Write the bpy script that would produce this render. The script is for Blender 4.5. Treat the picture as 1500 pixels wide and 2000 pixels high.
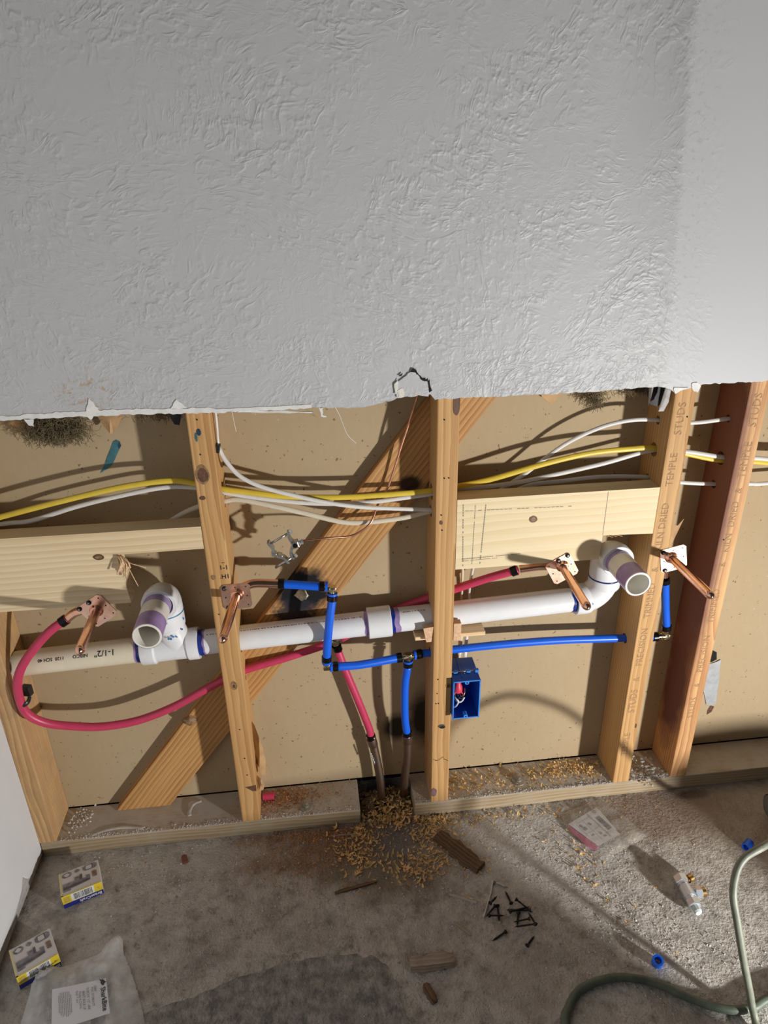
import bpy, bmesh, math, random
from mathutils import Vector, Matrix, noise as mnoise
random.seed(7)
SC = bpy.context.scene
COL = SC.collection
for o in list(bpy.data.objects):
    bpy.data.objects.remove(o, do_unlink=True)

# ---------------------------------------------------------------- camera
cd = bpy.data.cameras.new('camera'); cam = bpy.data.objects.new('camera', cd); COL.objects.link(cam)
cd.sensor_fit = 'VERTICAL'; cd.sensor_height = 36.0; cd.lens = 36.0 * 1365.5 / 2000.0
cd.clip_start = 0.02
right = Vector((0.993100, -0.116148, -0.016176)); up = Vector((0.063296, 0.414788, 0.907714)); fwd = Vector((0.098720, 0.902475, -0.419278))
cam.matrix_world = Matrix(((right.x, up.x, -fwd.x, -0.2123), (right.y, up.y, -fwd.y, -1.1019), (right.z, up.z, -fwd.z, 1.2549), (0, 0, 0, 1)))
SC.camera = cam

# ---------------------------------------------------------------- light
SC.view_settings.view_transform = 'Standard'; SC.view_settings.look = 'None'
SC.view_settings.gamma = 1.0; SC.view_settings.use_curve_mapping = False
SC.view_settings.exposure = 0.0
W = bpy.data.worlds.new('room_ambient'); SC.world = W; W.use_nodes = True
W.node_tree.nodes['Background'].inputs[0].default_value = (0.97, 0.98, 1.0, 1)
W.node_tree.nodes['Background'].inputs[1].default_value = 0.03
LAMP = Vector((1.12, -1.32, 0.30))
ld = bpy.data.lights.new('work_lamp_beam', 'AREA'); ld.shape = 'RECTANGLE'; ld.size = 0.07; ld.size_y = 0.055
ld.energy = 36; ld.color = (1.0, 0.98, 0.945)
lo = bpy.data.objects.new('work_lamp_beam', ld); COL.objects.link(lo); lo.location = LAMP
lo.rotation_euler = (Vector((-0.8, 0.0, 0.66)) - LAMP).to_track_quat('-Z', 'Y').to_euler()

# ---------------------------------------------------------------- materials
def newmat(name):
    m = bpy.data.materials.new(name); m.use_nodes = True
    nt = m.node_tree; b = nt.nodes['Principled BSDF']
    return m, nt, b
def nd(nt, typ, props=None, **inp):
    n = nt.nodes.new(typ)
    for k, v in (props or {}).items(): setattr(n, k, v)
    for k, v in inp.items():
        key = int(k[1:]) if k[0] == '_' else k.replace('_', ' ')
        s = n.inputs[key]
        if isinstance(v, bpy.types.NodeSocket): nt.links.new(v, s)
        else: s.default_value = v
    return n
def lk(nt, a, b): nt.links.new(a, b)
def math_(nt, op, a, b=None, c=None, clamp=False):
    n = nt.nodes.new('ShaderNodeMath'); n.operation = op; n.use_clamp = clamp
    for i, v in enumerate((a, b, c)):
        if v is None: continue
        if isinstance(v, bpy.types.NodeSocket): nt.links.new(v, n.inputs[i])
        else: n.inputs[i].default_value = v
    return n.outputs[0]
def mixc(nt, f, a, b, mode='MIX'):
    n = nt.nodes.new('ShaderNodeMix'); n.data_type = 'RGBA'; n.blend_type = mode
    for i, v in ((0, f), (6, a), (7, b)):
        if isinstance(v, bpy.types.NodeSocket): nt.links.new(v, n.inputs[i])
        else: n.inputs[i].default_value = v if i == 0 else (tuple(v) + (1,))[:4]
    return n.outputs[2]
def ramp(nt, f, stops):
    n = nt.nodes.new('ShaderNodeValToRGB'); cr = n.color_ramp
    while len(cr.elements) < len(stops): cr.elements.new(0.5)
    for e, (p, c) in zip(cr.elements, stops):
        e.position = p; e.color = (c, c, c, 1) if isinstance(c, (int, float)) else tuple(c) + (1,)
    nt.links.new(f, n.inputs[0]); return n.outputs[0]
def objco(nt): return nt.nodes.new('ShaderNodeTexCoord').outputs['Object']
def vscale(nt, v, s):
    n = nt.nodes.new('ShaderNodeVectorMath'); n.operation = 'MULTIPLY'
    nt.links.new(v, n.inputs[0]); n.inputs[1].default_value = s; return n.outputs[0]
def vadd(nt, a, b):
    n = nt.nodes.new('ShaderNodeVectorMath'); n.operation = 'ADD'
    nt.links.new(a, n.inputs[0])
    if isinstance(b, bpy.types.NodeSocket): nt.links.new(b, n.inputs[1])
    else: n.inputs[1].default_value = b
    return n.outputs[0]
def noise(nt, v, scale, detail=4, rough=0.55, dist=0.0):
    n = nd(nt, 'ShaderNodeTexNoise', Scale=scale, Detail=detail, Roughness=rough, Distortion=dist)
    if v is not None: nt.links.new(v, n.inputs['Vector'])
    return n.outputs[0]
def bump(nt, b, h, strength=0.3, dist=0.002, normal=None):
    n = nd(nt, 'ShaderNodeBump', Strength=strength, Distance=dist)
    nt.links.new(h, n.inputs['Height'])
    if normal is not None: nt.links.new(normal, n.inputs['Normal'])
    if b is not None: nt.links.new(n.outputs[0], b.inputs['Normal'])
    return n.outputs[0]
def blob(nt, co, c, r, soft=0.35, ns=40, na=0.5):
    """soft-edged ragged patch around c (object space), radii r"""
    d = vscale(nt, vadd(nt, co, (-c[0], -c[1], -c[2])), tuple(1.0 / q for q in r))
    L = nd(nt, 'ShaderNodeVectorMath', {'operation': 'LENGTH'}); nt.links.new(d, L.inputs[0])
    n = noise(nt, co, ns, 4, 0.6)
    v = math_(nt, 'ADD', L.outputs['Value'], math_(nt, 'MULTIPLY', math_(nt, 'SUBTRACT', n, 0.5), na * 2))
    return math_(nt, 'MULTIPLY', math_(nt, 'SUBTRACT', 1.0 + soft / 2, v), 1.0 / soft, clamp=True)

def plain(name, col, rough=0.5, metal=0.0, var=0.0, vs=60, bmp=0.0, bs=200, coat=0.0, spec=0.5):
    m, nt, b = newmat(name)
    b.inputs['Roughness'].default_value = rough; b.inputs['Metallic'].default_value = metal
    b.inputs['Coat Weight'].default_value = coat; b.inputs['Specular IOR Level'].default_value = spec
    b.inputs['Base Color'].default_value = tuple(col) + (1,)
    if var or bmp:
        co = objco(nt)
        if var:
            n = noise(nt, co, vs, 5)
            dark = tuple(c * (1 - var) for c in col); lite = tuple(min(1, c * (1 + var * 0.6)) for c in col)
            lk(nt, mixc(nt, ramp(nt, n, [(0.3, 0.0), (0.7, 1.0)]), dark, lite), b.inputs['Base Color'])
        if bmp: bump(nt, b, noise(nt, co, bs, 4), bmp, 0.001)
    return m

def wood(name, c1, c2, theta=0.0, rings=55, pith=(0, 0.05, 0.03), stains_and_shade=(), dirt=None, dust=None):
    """long grain axis = object X after rotating by theta about Y"""
    m, nt, b = newmat(name)
    co = objco(nt)
    mp = nd(nt, 'ShaderNodeMapping'); mp.inputs['Rotation'].default_value = (0, theta, 0); lk(nt, co, mp.inputs['Vector'])
    oi = nt.nodes.new('ShaderNodeObjectInfo')
    off = nd(nt, 'ShaderNodeCombineXYZ'); lk(nt, math_(nt, 'MULTIPLY', oi.outputs['Random'], 13.0), off.inputs[0])
    v = vadd(nt, mp.outputs[0], off.outputs[0])
    wn = nd(nt, 'ShaderNodeTexNoise', Scale=1.0, Detail=3.0, Roughness=0.5); lk(nt, vscale(nt, v, (1.3, 5, 5)), wn.inputs['Vector'])
    wv = vscale(nt, vadd(nt, wn.outputs[1], (-.5, -.5, -.5)), (0.0, 0.045, 0.045))
    wave = nd(nt, 'ShaderNodeTexWave', {'wave_type': 'RINGS', 'rings_direction': 'X', 'wave_profile': 'SAW'}, Scale=rings, Distortion=0.6, Detail=2.0)
    lk(nt, vadd(nt, vadd(nt, v, wv), pith), wave.inputs['Vector'])
    st = noise(nt, vscale(nt, v, (5, 260, 260)), 1.0, 3, 0.6)
    big = noise(nt, vscale(nt, v, (2, 14, 14)), 1.0, 2)
    f = math_(nt, 'ADD', math_(nt, 'MULTIPLY', wave.outputs[1], 0.42), math_(nt, 'MULTIPLY', st, 0.58))
    f2 = math_(nt, 'ADD', f, math_(nt, 'MULTIPLY', math_(nt, 'SUBTRACT', big, 0.5), 0.5))
    col = mixc(nt, ramp(nt, f2, [(0.30, 0.0), (0.80, 1.0)]), c1, c2)
    if dirt:
        dn = noise(nt, co, 25, 5)
        col = mixc(nt, math_(nt, 'MULTIPLY', ramp(nt, dn, [(0.45, 0.0), (0.7, 1.0)]), dirt[1]), col, dirt[0])
    for (c, r, scol, amt, ns, na) in stains_and_shade:
        k = blob(nt, co, c, r, 0.5, ns, na)
        col = mixc(nt, math_(nt, 'MULTIPLY', k, amt), col, scol)
    if dust:
        # settled plaster dust lies on upward faces
        gn = nt.nodes.new('ShaderNodeNewGeometry'); sp = nd(nt, 'ShaderNodeSeparateXYZ'); lk(nt, gn.outputs['Normal'], sp.inputs[0])
        k = math_(nt, 'MULTIPLY', ramp(nt, sp.outputs[2], [(0.3, 0.0), (0.8, 1.0)]), ramp(nt, noise(nt, co, 18, 6, .7), [(0.30, 0.15), (0.55, 0.95)]))
        col = mixc(nt, k, col, dust)
    lk(nt, col, b.inputs['Base Color'])
    b.inputs['Roughness'].default_value = 0.62; b.inputs['Specular IOR Level'].default_value = 0.3
    bump(nt, b, f, 0.25, 0.0006)
    return m

STUD_A, STUD_B = (0.60, 0.365, 0.155), (0.42, 0.21, 0.075)
MW_stud = wood('aged_stud_wood', STUD_A, STUD_B, math.pi / 2, rings=44)
MW_stud_grey = wood('weathered_stud_wood', (0.60, 0.39, 0.19), (0.38, 0.19, 0.075), math.pi / 2, dirt=((0.25, 0.19, 0.13), 0.35))
MW_stud_red_shade = wood('reddish_stud_wood_side_shade', (0.66, 0.40, 0.18), (0.40, 0.17, 0.07), math.pi / 2,
                   stains_and_shade=[((-.03, .050, 0.22), (.03, .045, .16), (0.07, 0.018, 0.036), 0.92, 20, .3), ((-.03, .05, 0.65), (.03, .09, .48), (0.15, 0.05, 0.04), 0.88, 12, .25)])  # purple stain low down, then shade painted over the whole left side face
MW_block = wood('new_pine', (0.80, 0.66, 0.44), (0.66, 0.48, 0.27), 0.0, rings=26, pith=(0, 0.03, 0.045))
MW_block2 = wood('pale_pine', (0.80, 0.67, 0.44), (0.73, 0.57, 0.33), 0.0, rings=22, pith=(0, 0.07, 0.02))
MW_brace = wood('brace_wood', (0.58, 0.33, 0.125), (0.33, 0.15, 0.05), math.radians(52.4), rings=34,
                stains_and_shade=[((-0.247, .067, 0.557), (.055, .2, .046), (0.006, 0.006, 0.010), 1.0, 35, .55),
                        ((-0.262, .067, 0.51), (.04, .2, .03), (0.02, 0.02, 0.03), .9, 60, .8),
                        ((-0.036, .067, 0.765), (.022, .2, .016), (0.03, 0.015, 0.01), .95, 40, .25)])
MW_plate = wood('dusty_plate_wood', (0.46, 0.36, 0.23), (0.27, 0.19, 0.105), 0.0, rings=45, dirt=((0.42, 0.37, 0.30), 0.45), dust=(0.50, 0.46, 0.41))
MW_shim = wood('shim_wood', (0.82, 0.60, 0.36), (0.68, 0.44, 0.24), 0.0, rings=60)
M_grain_end = plain('end_grain', (0.70, 0.45, 0.27), 0.8, var=0.25, vs=150)
M_knot = plain('knot', (0.13, 0.06, 0.03), 0.6, var=0.5, vs=200)
M_knot2 = plain('pale_knot', (0.30, 0.17, 0.08), 0.6, var=0.5, vs=200)
M_dark = plain('dark_hole', (0.008, 0.006, 0.005), 0.9)
M_ink = plain('stamp_ink', (0.40, 0.235, 0.11), 0.8, var=0.35, vs=250)
M_pencil = plain('pencil_line', (0.28, 0.25, 0.21), 0.7, var=0.4, vs=300)
M_black_ink = plain('black_ink', (0.015, 0.014, 0.013), 0.6)
M_pvc = plain('white_pvc', (0.80, 0.81, 0.83), 0.28, var=0.03)
M_pvc_cream = plain('cream_pvc', (0.76, 0.68, 0.52), 0.32, var=0.04)
M_pvc_stub = plain('ivory_pvc', (0.80, 0.77, 0.70), 0.3, var=0.03)
M_purple = plain('purple_primer', (0.36, 0.25, 0.50), 0.35, var=0.3, vs=45)
M_glue = plain('blue_cement', (0.012, 0.035, 0.26), 0.25, var=0.5, vs=80)
M_glue2 = plain('thin_blue_cement', (0.05, 0.24, 0.50), 0.3, var=0.4, vs=80)
M_red_print = plain('faded_red_print', (0.28, 0.10, 0.10), 0.5)
M_blue = plain('blue_pex', (0.008, 0.125, 0.78), 0.33, var=0.06)
M_red = plain('red_pex', (0.56, 0.045, 0.115), 0.38, var=0.08)
M_blackring = plain('black_crimp_ring', (0.018, 0.016, 0.016), 0.28, 0.7)
M_brass = plain('nickel_brass', (0.62, 0.54, 0.38), 0.22, 1.0)
M_chrome = plain('chrome', (0.70, 0.74, 0.80), 0.26, 0.72)
M_zinc = plain('zinc', (0.52, 0.53, 0.53), 0.30, 0.95, var=0.3, vs=90)
M_oldcopper = None
def copper(name, base, spots, rough):
    m, nt, b = newmat(name); co = objco(nt)
    n = noise(nt, co, 70, 6, 0.65); k = ramp(nt, n, [(0.42, 0.0), (0.62, 1.0)])
    lk(nt, mixc(nt, k, base, spots), b.inputs['Base Color'])
    b.inputs['Metallic'].default_value = 1.0; b.inputs['Roughness'].default_value = rough
    return m
M_copper = copper('bright_copper', (0.93, 0.57, 0.42), (0.86, 0.48, 0.33), 0.20)
M_copper_plate = copper('copper_sheet', (0.90, 0.60, 0.48), (0.80, 0.46, 0.34), 0.33)
M_oldcopper = copper('old_soldered_copper', (0.40, 0.24, 0.17), (0.30, 0.29, 0.27), 0.42)
M_wire = copper('ground_wire_copper', (0.62, 0.31, 0.20), (0.42, 0.22, 0.15), 0.35)
M_yellow = plain('yellow_jacket', (0.74, 0.54, 0.055), 0.4, var=0.08, vs=30)
M_white = plain('white_jacket', (0.72, 0.70, 0.67), 0.42, var=0.06, vs=30)
M_cream = plain('cream_jacket', (0.68, 0.61, 0.48), 0.42, var=0.06, vs=30)
M_boxblue = plain('blue_plastic', (0.012, 0.10, 0.48), 0.33)
M_boxlite = plain('light_blue_plastic', (0.05, 0.26, 0.78), 0.33)
M_nut = plain('red_wire_nut', (0.72, 0.05, 0.085), 0.4)
M_blackplastic = plain('black_plastic', (0.015, 0.015, 0.016), 0.4)
M_screw = plain('black_phosphate', (0.020, 0.016, 0.016), 0.42, 0.4)
M_kraft = plain('kraft_paper', (0.50, 0.31, 0.15), 0.8, var=0.25, vs=35)
M_tornpaper = plain('torn_drywall_paper', (0.80, 0.79, 0.77), 0.8, var=0.12, vs=60)
M_gyp = plain('gypsum_core', (0.72, 0.69, 0.63), 0.9, var=0.2, vs=90, bmp=0.5, bs=200)
M_fluff = plain('grey_brown_insulation', (0.20, 0.155, 0.085), 0.95, var=0.4, vs=60)
M_blackfelt_gap = plain('black_felt_and_gap_shade', (0.010, 0.010, 0.011), 0.6)
M_greyflap = plain('grey_flap', (0.42, 0.40, 0.39), 0.7, var=0.25, vs=90)
M_tape = plain('grey_tape', (0.42, 0.44, 0.46), 0.5, var=0.18, vs=60, bmp=0.2, bs=90)
M_teal = plain('teal_paint', (0.045, 0.16, 0.19), 0.45, var=0.4, vs=80)
M_tealdark = plain('dark_teal_paint', (0.02, 0.05, 0.09), 0.45, var=0.4, vs=80)
M_foam = plain('cream_foam', (0.66, 0.58, 0.40), 0.8, var=0.3, vs=120, bmp=0.6, bs=120)
M_cord = plain('grey_green_cord', (0.20, 0.215, 0.165), 0.5, var=0.3, vs=40)
M_cord2 = plain('dark_green_cord', (0.105, 0.135, 0.10), 0.5, var=0.35, vs=40)
M_toolred = plain('red_tool_plastic', (0.50, 0.035, 0.022), 0.4)
M_toolgrey = plain('grey_tool_metal', (0.22, 0.23, 0.23), 0.4, 0.5)
M_wash = plain('dusty_washer', (0.34, 0.31, 0.26), 0.6, 0.5, var=0.4, vs=100)
M_shave = plain('pale_shavings', (0.78, 0.52, 0.22), 0.75, var=0.45, vs=30)
M_shave2 = plain('reddish_sawdust', (0.52, 0.25, 0.10), 0.85, var=0.5, vs=30)
M_plaster = plain('plaster_dust', (0.62, 0.60, 0.56), 0.9, var=0.2, vs=90)
M_smear = plain('dull_plaster_smear', (0.52, 0.48, 0.43), 0.9, var=0.2, vs=90)
M_bark = wood('dark_scrap_wood', (0.20, 0.12, 0.065), (0.06, 0.038, 0.025), 0.0)
M_greyscrap = wood('grey_scrap_wood', (0.40, 0.32, 0.25), (0.24, 0.18, 0.135), 0.0)
M_card = plain('grey_carton', (0.66, 0.62, 0.60), 0.55)
M_cardyellow = plain('yellow_print', (0.80, 0.60, 0.03), 0.45)
M_cardpale = plain('pale_yellow_edge', (0.70, 0.62, 0.32), 0.5)
M_cardblue = plain('navy_print', (0.018, 0.030, 0.24), 0.4)
M_cardwhite = plain('white_print', (0.78, 0.78, 0.78), 0.5)
M_pic = plain('grey_valve_print', (0.27, 0.25, 0.27), 0.5, var=0.55, vs=120)
M_picd = plain('dark_valve_print', (0.12, 0.105, 0.12), 0.5, var=0.4, vs=160)
M_picb = plain('brown_valve_print', (0.28, 0.19, 0.15), 0.5, var=0.5, vs=160)
M_paper = plain('label_paper', (0.74, 0.745, 0.77), 0.6)
M_pinkpaper = plain('pink_label_corner', (0.62, 0.16, 0.30), 0.6, var=0.3, vs=60)
M_print = plain('label_print', (0.05, 0.05, 0.06), 0.6)
M_printgrey = plain('grey_label_print', (0.30, 0.30, 0.33), 0.6)

def plastic_film(name, diff, col=(0.85, 0.85, 0.84)):
    m, nt, b = newmat(name)
    out = nt.nodes['Material Output']
    tr = nd(nt, 'ShaderNodeBsdfTransparent'); tr.inputs[0].default_value = (0.97, 0.97, 0.97, 1)
    b.inputs['Base Color'].default_value = tuple(col) + (1,); b.inputs['Roughness'].default_value = 0.16
    co = objco(nt); n = noise(nt, co, 22, 4, 0.6)
    bump(nt, b, noise(nt, co, 55, 5, 0.6, 1.2), 0.7, 0.004)
    lw = nd(nt, 'ShaderNodeLayerWeight', Blend=0.25)
    f = math_(nt, 'ADD', math_(nt, 'MULTIPLY_ADD', ramp(nt, n, [(.35, 0.0), (.7, 1.0)]), diff * 0.8, diff * 0.35), math_(nt, 'MULTIPLY', lw.outputs['Facing'], diff), clamp=True)
    mx = nd(nt, 'ShaderNodeMixShader'); lk(nt, f, mx.inputs[0]); lk(nt, tr.outputs[0], mx.inputs[1]); lk(nt, b.outputs[0], mx.inputs[2])
    lk(nt, mx.outputs[0], out.inputs['Surface'])
    return m
M_film = plastic_film('clear_bag_film', 0.44, (0.93, 0.93, 0.92))
M_film2 = plastic_film('tan_bag_film', 0.30, (0.70, 0.64, 0.55))

# --- textured wall paint: brush-stomped compound, smooth patch at the right
def wall_paint(name):
    m, nt, b = newmat(name); co = objco(nt)
    sep = nd(nt, 'ShaderNodeSeparateXYZ'); lk(nt, co, sep.inputs[0])
    x, z = sep.outputs[0], sep.outputs[2]
    p = nd(nt, 'ShaderNodeCombineXYZ', X=x, Y=z).outputs[0]
    warp = nd(nt, 'ShaderNodeTexNoise', Scale=6.0, Detail=3.0); lk(nt, p, warp.inputs['Vector'])
    pw = vadd(nt, p, vscale(nt, vadd(nt, warp.outputs[1], (-.5, -.5, -.5)), (.10, .10, 0)))
    def ridge(n, k): return math_(nt, 'SUBTRACT', 1.0, math_(nt, 'MULTIPLY', math_(nt, 'ABSOLUTE', math_(nt, 'SUBTRACT', n, 0.5)), k), clamp=True)
    def stomp(scale, su, sv, seed):
        vo = nd(nt, 'ShaderNodeTexVoronoi', {'feature': 'F1'}, Scale=scale, Randomness=1.0); lk(nt, vadd(nt, pw, (seed, seed * .7, 0)), vo.inputs['Vector'])
        sc = nd(nt, 'ShaderNodeSeparateXYZ'); lk(nt, vo.outputs['Color'], sc.inputs[0])
        a = math_(nt, 'MULTIPLY', sc.outputs[0], 6.283)
        ro = nd(nt, 'ShaderNodeVectorRotate', {'rotation_type': 'Z_AXIS'}); lk(nt, pw, ro.inputs['Vector']); lk(nt, a, ro.inputs['Angle'])
        q = vadd(nt, vscale(nt, ro.outputs[0], (su, sv, 1)), vscale(nt, vo.outputs['Color'], (37, 19, 0)))
        r = ridge(noise(nt, q, 1.0, 2, 0.5, 0.6), 8.5)
        # strokes break up into short pieces
        return math_(nt, 'MULTIPLY', r, ramp(nt, noise(nt, p, 55, 2), [(0.40, 0.0), (0.56, 1.0)]))
    r1 = stomp(6.5, 26, 60, 0.0); r2 = stomp(9.0, 34, 74, 3.1)
    worm = math_(nt, 'MULTIPLY', ridge(noise(nt, vscale(nt, pw, (1, 1.5, 1)), 62, 2, .5, 1.0), 9.0), ramp(nt, noise(nt, p, 45, 2), [(0.42, 0.0), (0.56, 1.0)]))
    low = math_(nt, 'MULTIPLY_ADD', math_(nt, 'SUBTRACT', 1.07, z), 6.0, 0.3, clamp=True)
    mk = ramp(nt, noise(nt, p, 6.0, 3), [(0.40, 0.0), (0.60, 1.0)])
    mk2 = ramp(nt, noise(nt, vadd(nt, p, (5.3, 2.2, 0)), 8.0, 3), [(0.46, 0.0), (0.64, 1.0)])
    mk3 = ramp(nt, noise(nt, vadd(nt, p, (1.3, 7.2, 0)), 8.0, 3), [(0.42, 0.15), (0.60, 1.0)])
    streak = math_(nt, 'MULTIPLY', noise(nt, vscale(nt, p, (150, 4, 1)), 1.0, 2), ramp(nt, noise(nt, vadd(nt, p, (9, 4, 0)), 7.0, 2), [(0.5, 0.0), (0.62, 1.0)]))
    h = math_(nt, 'ADD', math_(nt, 'MULTIPLY', r1, mk), math_(nt, 'MULTIPLY', r2, mk2))
    h = math_(nt, 'ADD', h, math_(nt, 'MULTIPLY', math_(nt, 'MULTIPLY', worm, mk3), math_(nt, 'MULTIPLY_ADD', low, 0.6, 0.25)))
    h = math_(nt, 'ADD', h, math_(nt, 'MULTIPLY', streak, 0.45))
    h = math_(nt, 'ADD', h, math_(nt, 'MULTIPLY', noise(nt, p, 130, 3), 0.14))
    # smooth finishing coat: x > 0.37-ish, ragged
    edge = math_(nt, 'SUBTRACT', x, math_(nt, 'MULTIPLY_ADD', math_(nt, 'SUBTRACT', z, 0.95), -0.075, 0.382))
    edge = math_(nt, 'ADD', edge, math_(nt, 'MULTIPLY', math_(nt, 'SUBTRACT', noise(nt, p, 60, 4, .7), 0.5), 0.045))
    sm = math_(nt, 'MULTIPLY_ADD', edge, 90.0, 0.5, clamp=True)
    rag = math_(nt, 'MULTIPLY_ADD', math_(nt, 'SUBTRACT', edge, 0.05), 25.0, 0.5, clamp=True)
    keep = math_(nt, 'SUBTRACT', 1.0, math_(nt, 'MULTIPLY', math_(nt, 'MAXIMUM', math_(nt, 'MULTIPLY', sm, 0.80), rag), 1.0))
    hh = math_(nt, 'MULTIPLY', h, keep)
    bump(nt, b, hh, 0.36, 0.0026)
    base = mixc(nt, noise(nt, p, 5, 3), (0.475, 0.482, 0.492), (0.515, 0.522, 0.532))
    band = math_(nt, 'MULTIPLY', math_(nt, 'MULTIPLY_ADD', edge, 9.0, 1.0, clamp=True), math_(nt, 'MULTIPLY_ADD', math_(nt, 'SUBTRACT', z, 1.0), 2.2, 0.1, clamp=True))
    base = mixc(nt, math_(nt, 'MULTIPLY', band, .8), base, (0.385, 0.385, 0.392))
    base = mixc(nt, sm, base, (0.515, 0.52, 0.532))
    # pits left in the ragged border
    pits = math_(nt, 'MULTIPLY', math_(nt, 'MULTIPLY', sm, math_(nt, 'SUBTRACT', 1.0, rag)), ramp(nt, noise(nt, p, 120, 3), [(0.58, 0.0), (0.64, 1.0)]))
    base = mixc(nt, math_(nt, 'MULTIPLY', pits, .6), base, (0.42, 0.42, 0.42))
    # rusty water marks low on the left
    st = blob(nt, co, (-0.545, -0.0127, 0.983), (.042, 1, .032), .5, 70, .7)
    st = math_(nt, 'MULTIPLY', st, ramp(nt, noise(nt, co, 130, 4), [(0.52, 0.0), (0.66, 1.0)]))
    base = mixc(nt, math_(nt, 'MULTIPLY', st, .75), base, (0.42, 0.30, 0.19))
    lk(nt, base, b.inputs['Base Color'])
    b.inputs['Roughness'].default_value = 0.46; b.inputs['Specular IOR Level'].default_value = 0.38
    return m
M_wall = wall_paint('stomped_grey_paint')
M_wall_left = plain('white_wall_paint', (0.66, 0.665, 0.68), 0.6, var=0.04, vs=12, bmp=0.15, bs=40)

def sheathing(name):
    m, nt, b = newmat(name); co = objco(nt)
    n1 = noise(nt, co, 6, 4); n2 = noise(nt, vscale(nt, co, (90, 90, 40)), 1.0, 4)
    col = mixc(nt, n1, (0.44, 0.335, 0.205), (0.50, 0.395, 0.255))
    col = mixc(nt, math_(nt, 'MULTIPLY', n2, 0.35), col, (0.36, 0.255, 0.14))
    sp = ramp(nt, noise(nt, co, 130, 2, .5), [(0.70, 0.0), (0.735, 1.0)])
    col = mixc(nt, math_(nt, 'MULTIPLY', sp, 0.7), col, (0.10, 0.06, 0.03))
    sp2 = ramp(nt, noise(nt, vadd(nt, co, (3, 1, 2)), 100, 3, .6), [(0.70, 0.0), (0.75, 1.0)])
    col = mixc(nt, math_(nt, 'MULTIPLY', sp2, 0.5), col, (0.66, 0.58, 0.44))
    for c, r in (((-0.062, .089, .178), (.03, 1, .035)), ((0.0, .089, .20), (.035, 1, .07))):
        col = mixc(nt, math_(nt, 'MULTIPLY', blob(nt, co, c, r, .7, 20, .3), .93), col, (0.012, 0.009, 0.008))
    lk(nt, col, b.inputs['Base Color']); b.inputs['Roughness'].default_value = 0.85; b.inputs['Specular IOR Level'].default_value = 0.2
    bump(nt, b, n2, 0.15, 0.001)
    return m
M_sheath = sheathing('tan_fibre_sheathing')

def concrete(name):
    m, nt, b = newmat(name); co = objco(nt)
    n1 = noise(nt, co, 5, 6, .6); n2 = noise(nt, co, 38, 6, .65); n3 = noise(nt, co, 190, 4, .6)
    col = mixc(nt, ramp(nt, n1, [(0.35, 0.0), (0.65, 1.0)]), (0.45, 0.415, 0.37), (0.60, 0.56, 0.505))
    col = mixc(nt, ramp(nt, n2, [(0.45, 0.0), (0.75, 1.0)]), col, (0.68, 0.645, 0.60))
    col = mixc(nt, math_(nt, 'MULTIPLY', ramp(nt, n2, [(0.32, 1.0), (0.46, 0.0)]), .75), col, (0.21, 0.185, 0.16))
    n4 = noise(nt, co, 14, 6, .7)
    col = mixc(nt, math_(nt, 'MULTIPLY', ramp(nt, n4, [(0.40, 1.0), (0.52, 0.0)]), .45), col, (0.24, 0.215, 0.19))
    col = mixc(nt, math_(nt, 'MULTIPLY', ramp(nt, noise(nt, co, 230, 3, .6), [(0.60, 0.0), (0.70, 1.0)]), .5), col, (0.16, 0.135, 0.11))
    sp = ramp(nt, noise(nt, co, 75, 3), [(0.68, 0.0), (0.71, 1.0)])
    col = mixc(nt, math_(nt, 'MULTIPLY', sp, .55), col, (0.11, 0.085, 0.06))
    for c, r, cc, a, ns, na in [
                                
                                ((-0.10, -0.07, 0), (.16, .12, 1), (0.17, 0.125, 0.07), .7, 14, .5),
                                ((-0.29, -0.05, 0), (.16, .06, 1), (0.22, 0.125, 0.07), .6, 20, .6),
                                ((-0.085, -0.055, 0), (.05, .045, 1), (0.20, 0.20, 0.20), .7, 30, .4),
                                ((0.10, -0.38, 0), (.06, .05, 1), (0.44, 0.40, 0.35), .6, 30, .3),
                                ((0.05, -0.10, 0), (.06, .05, 1), (0.30, 0.22, 0.13), .5, 30, .4),
                                ((0.50, -0.06, 0), (.16, .07, 1), (0.25, 0.17, 0.12), .7, 16, .6),
                                ((0.60, -0.02, 0), (.04, .012, 1), (0.05, 0.02, 0.03), .9, 40, .5),
                                ((-0.55, -0.045, 0), (.22, .035, 1), (0.62, 0.585, 0.53), .55, 25, .7), ((0.18, -0.11, 0), (.2, .09, 1), (0.66, 0.64, 0.61), .45, 30, .8),
                                ((0.80, -0.10, 0), (.26, .16, 1), (0.36, 0.30, 0.24), .6, 10, .4),
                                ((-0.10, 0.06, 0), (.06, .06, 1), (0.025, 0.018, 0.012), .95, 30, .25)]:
        col = mixc(nt, math_(nt, 'MULTIPLY', blob(nt, co, c, r, .6, ns, na), a), col, cc)
    # pale dust along the plates
    lk(nt, col, b.inputs['Base Color']); b.inputs['Roughness'].default_value = 0.75; b.inputs['Specular IOR Level'].default_value = 0.35
    h = math_(nt, 'ADD', math_(nt, 'MULTIPLY', n2, 1.0), math_(nt, 'MULTIPLY', n3, 0.5))
    bump(nt, b, h, 1.0, 0.009)
    return m
M_floor = concrete('dusty_concrete')

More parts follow.
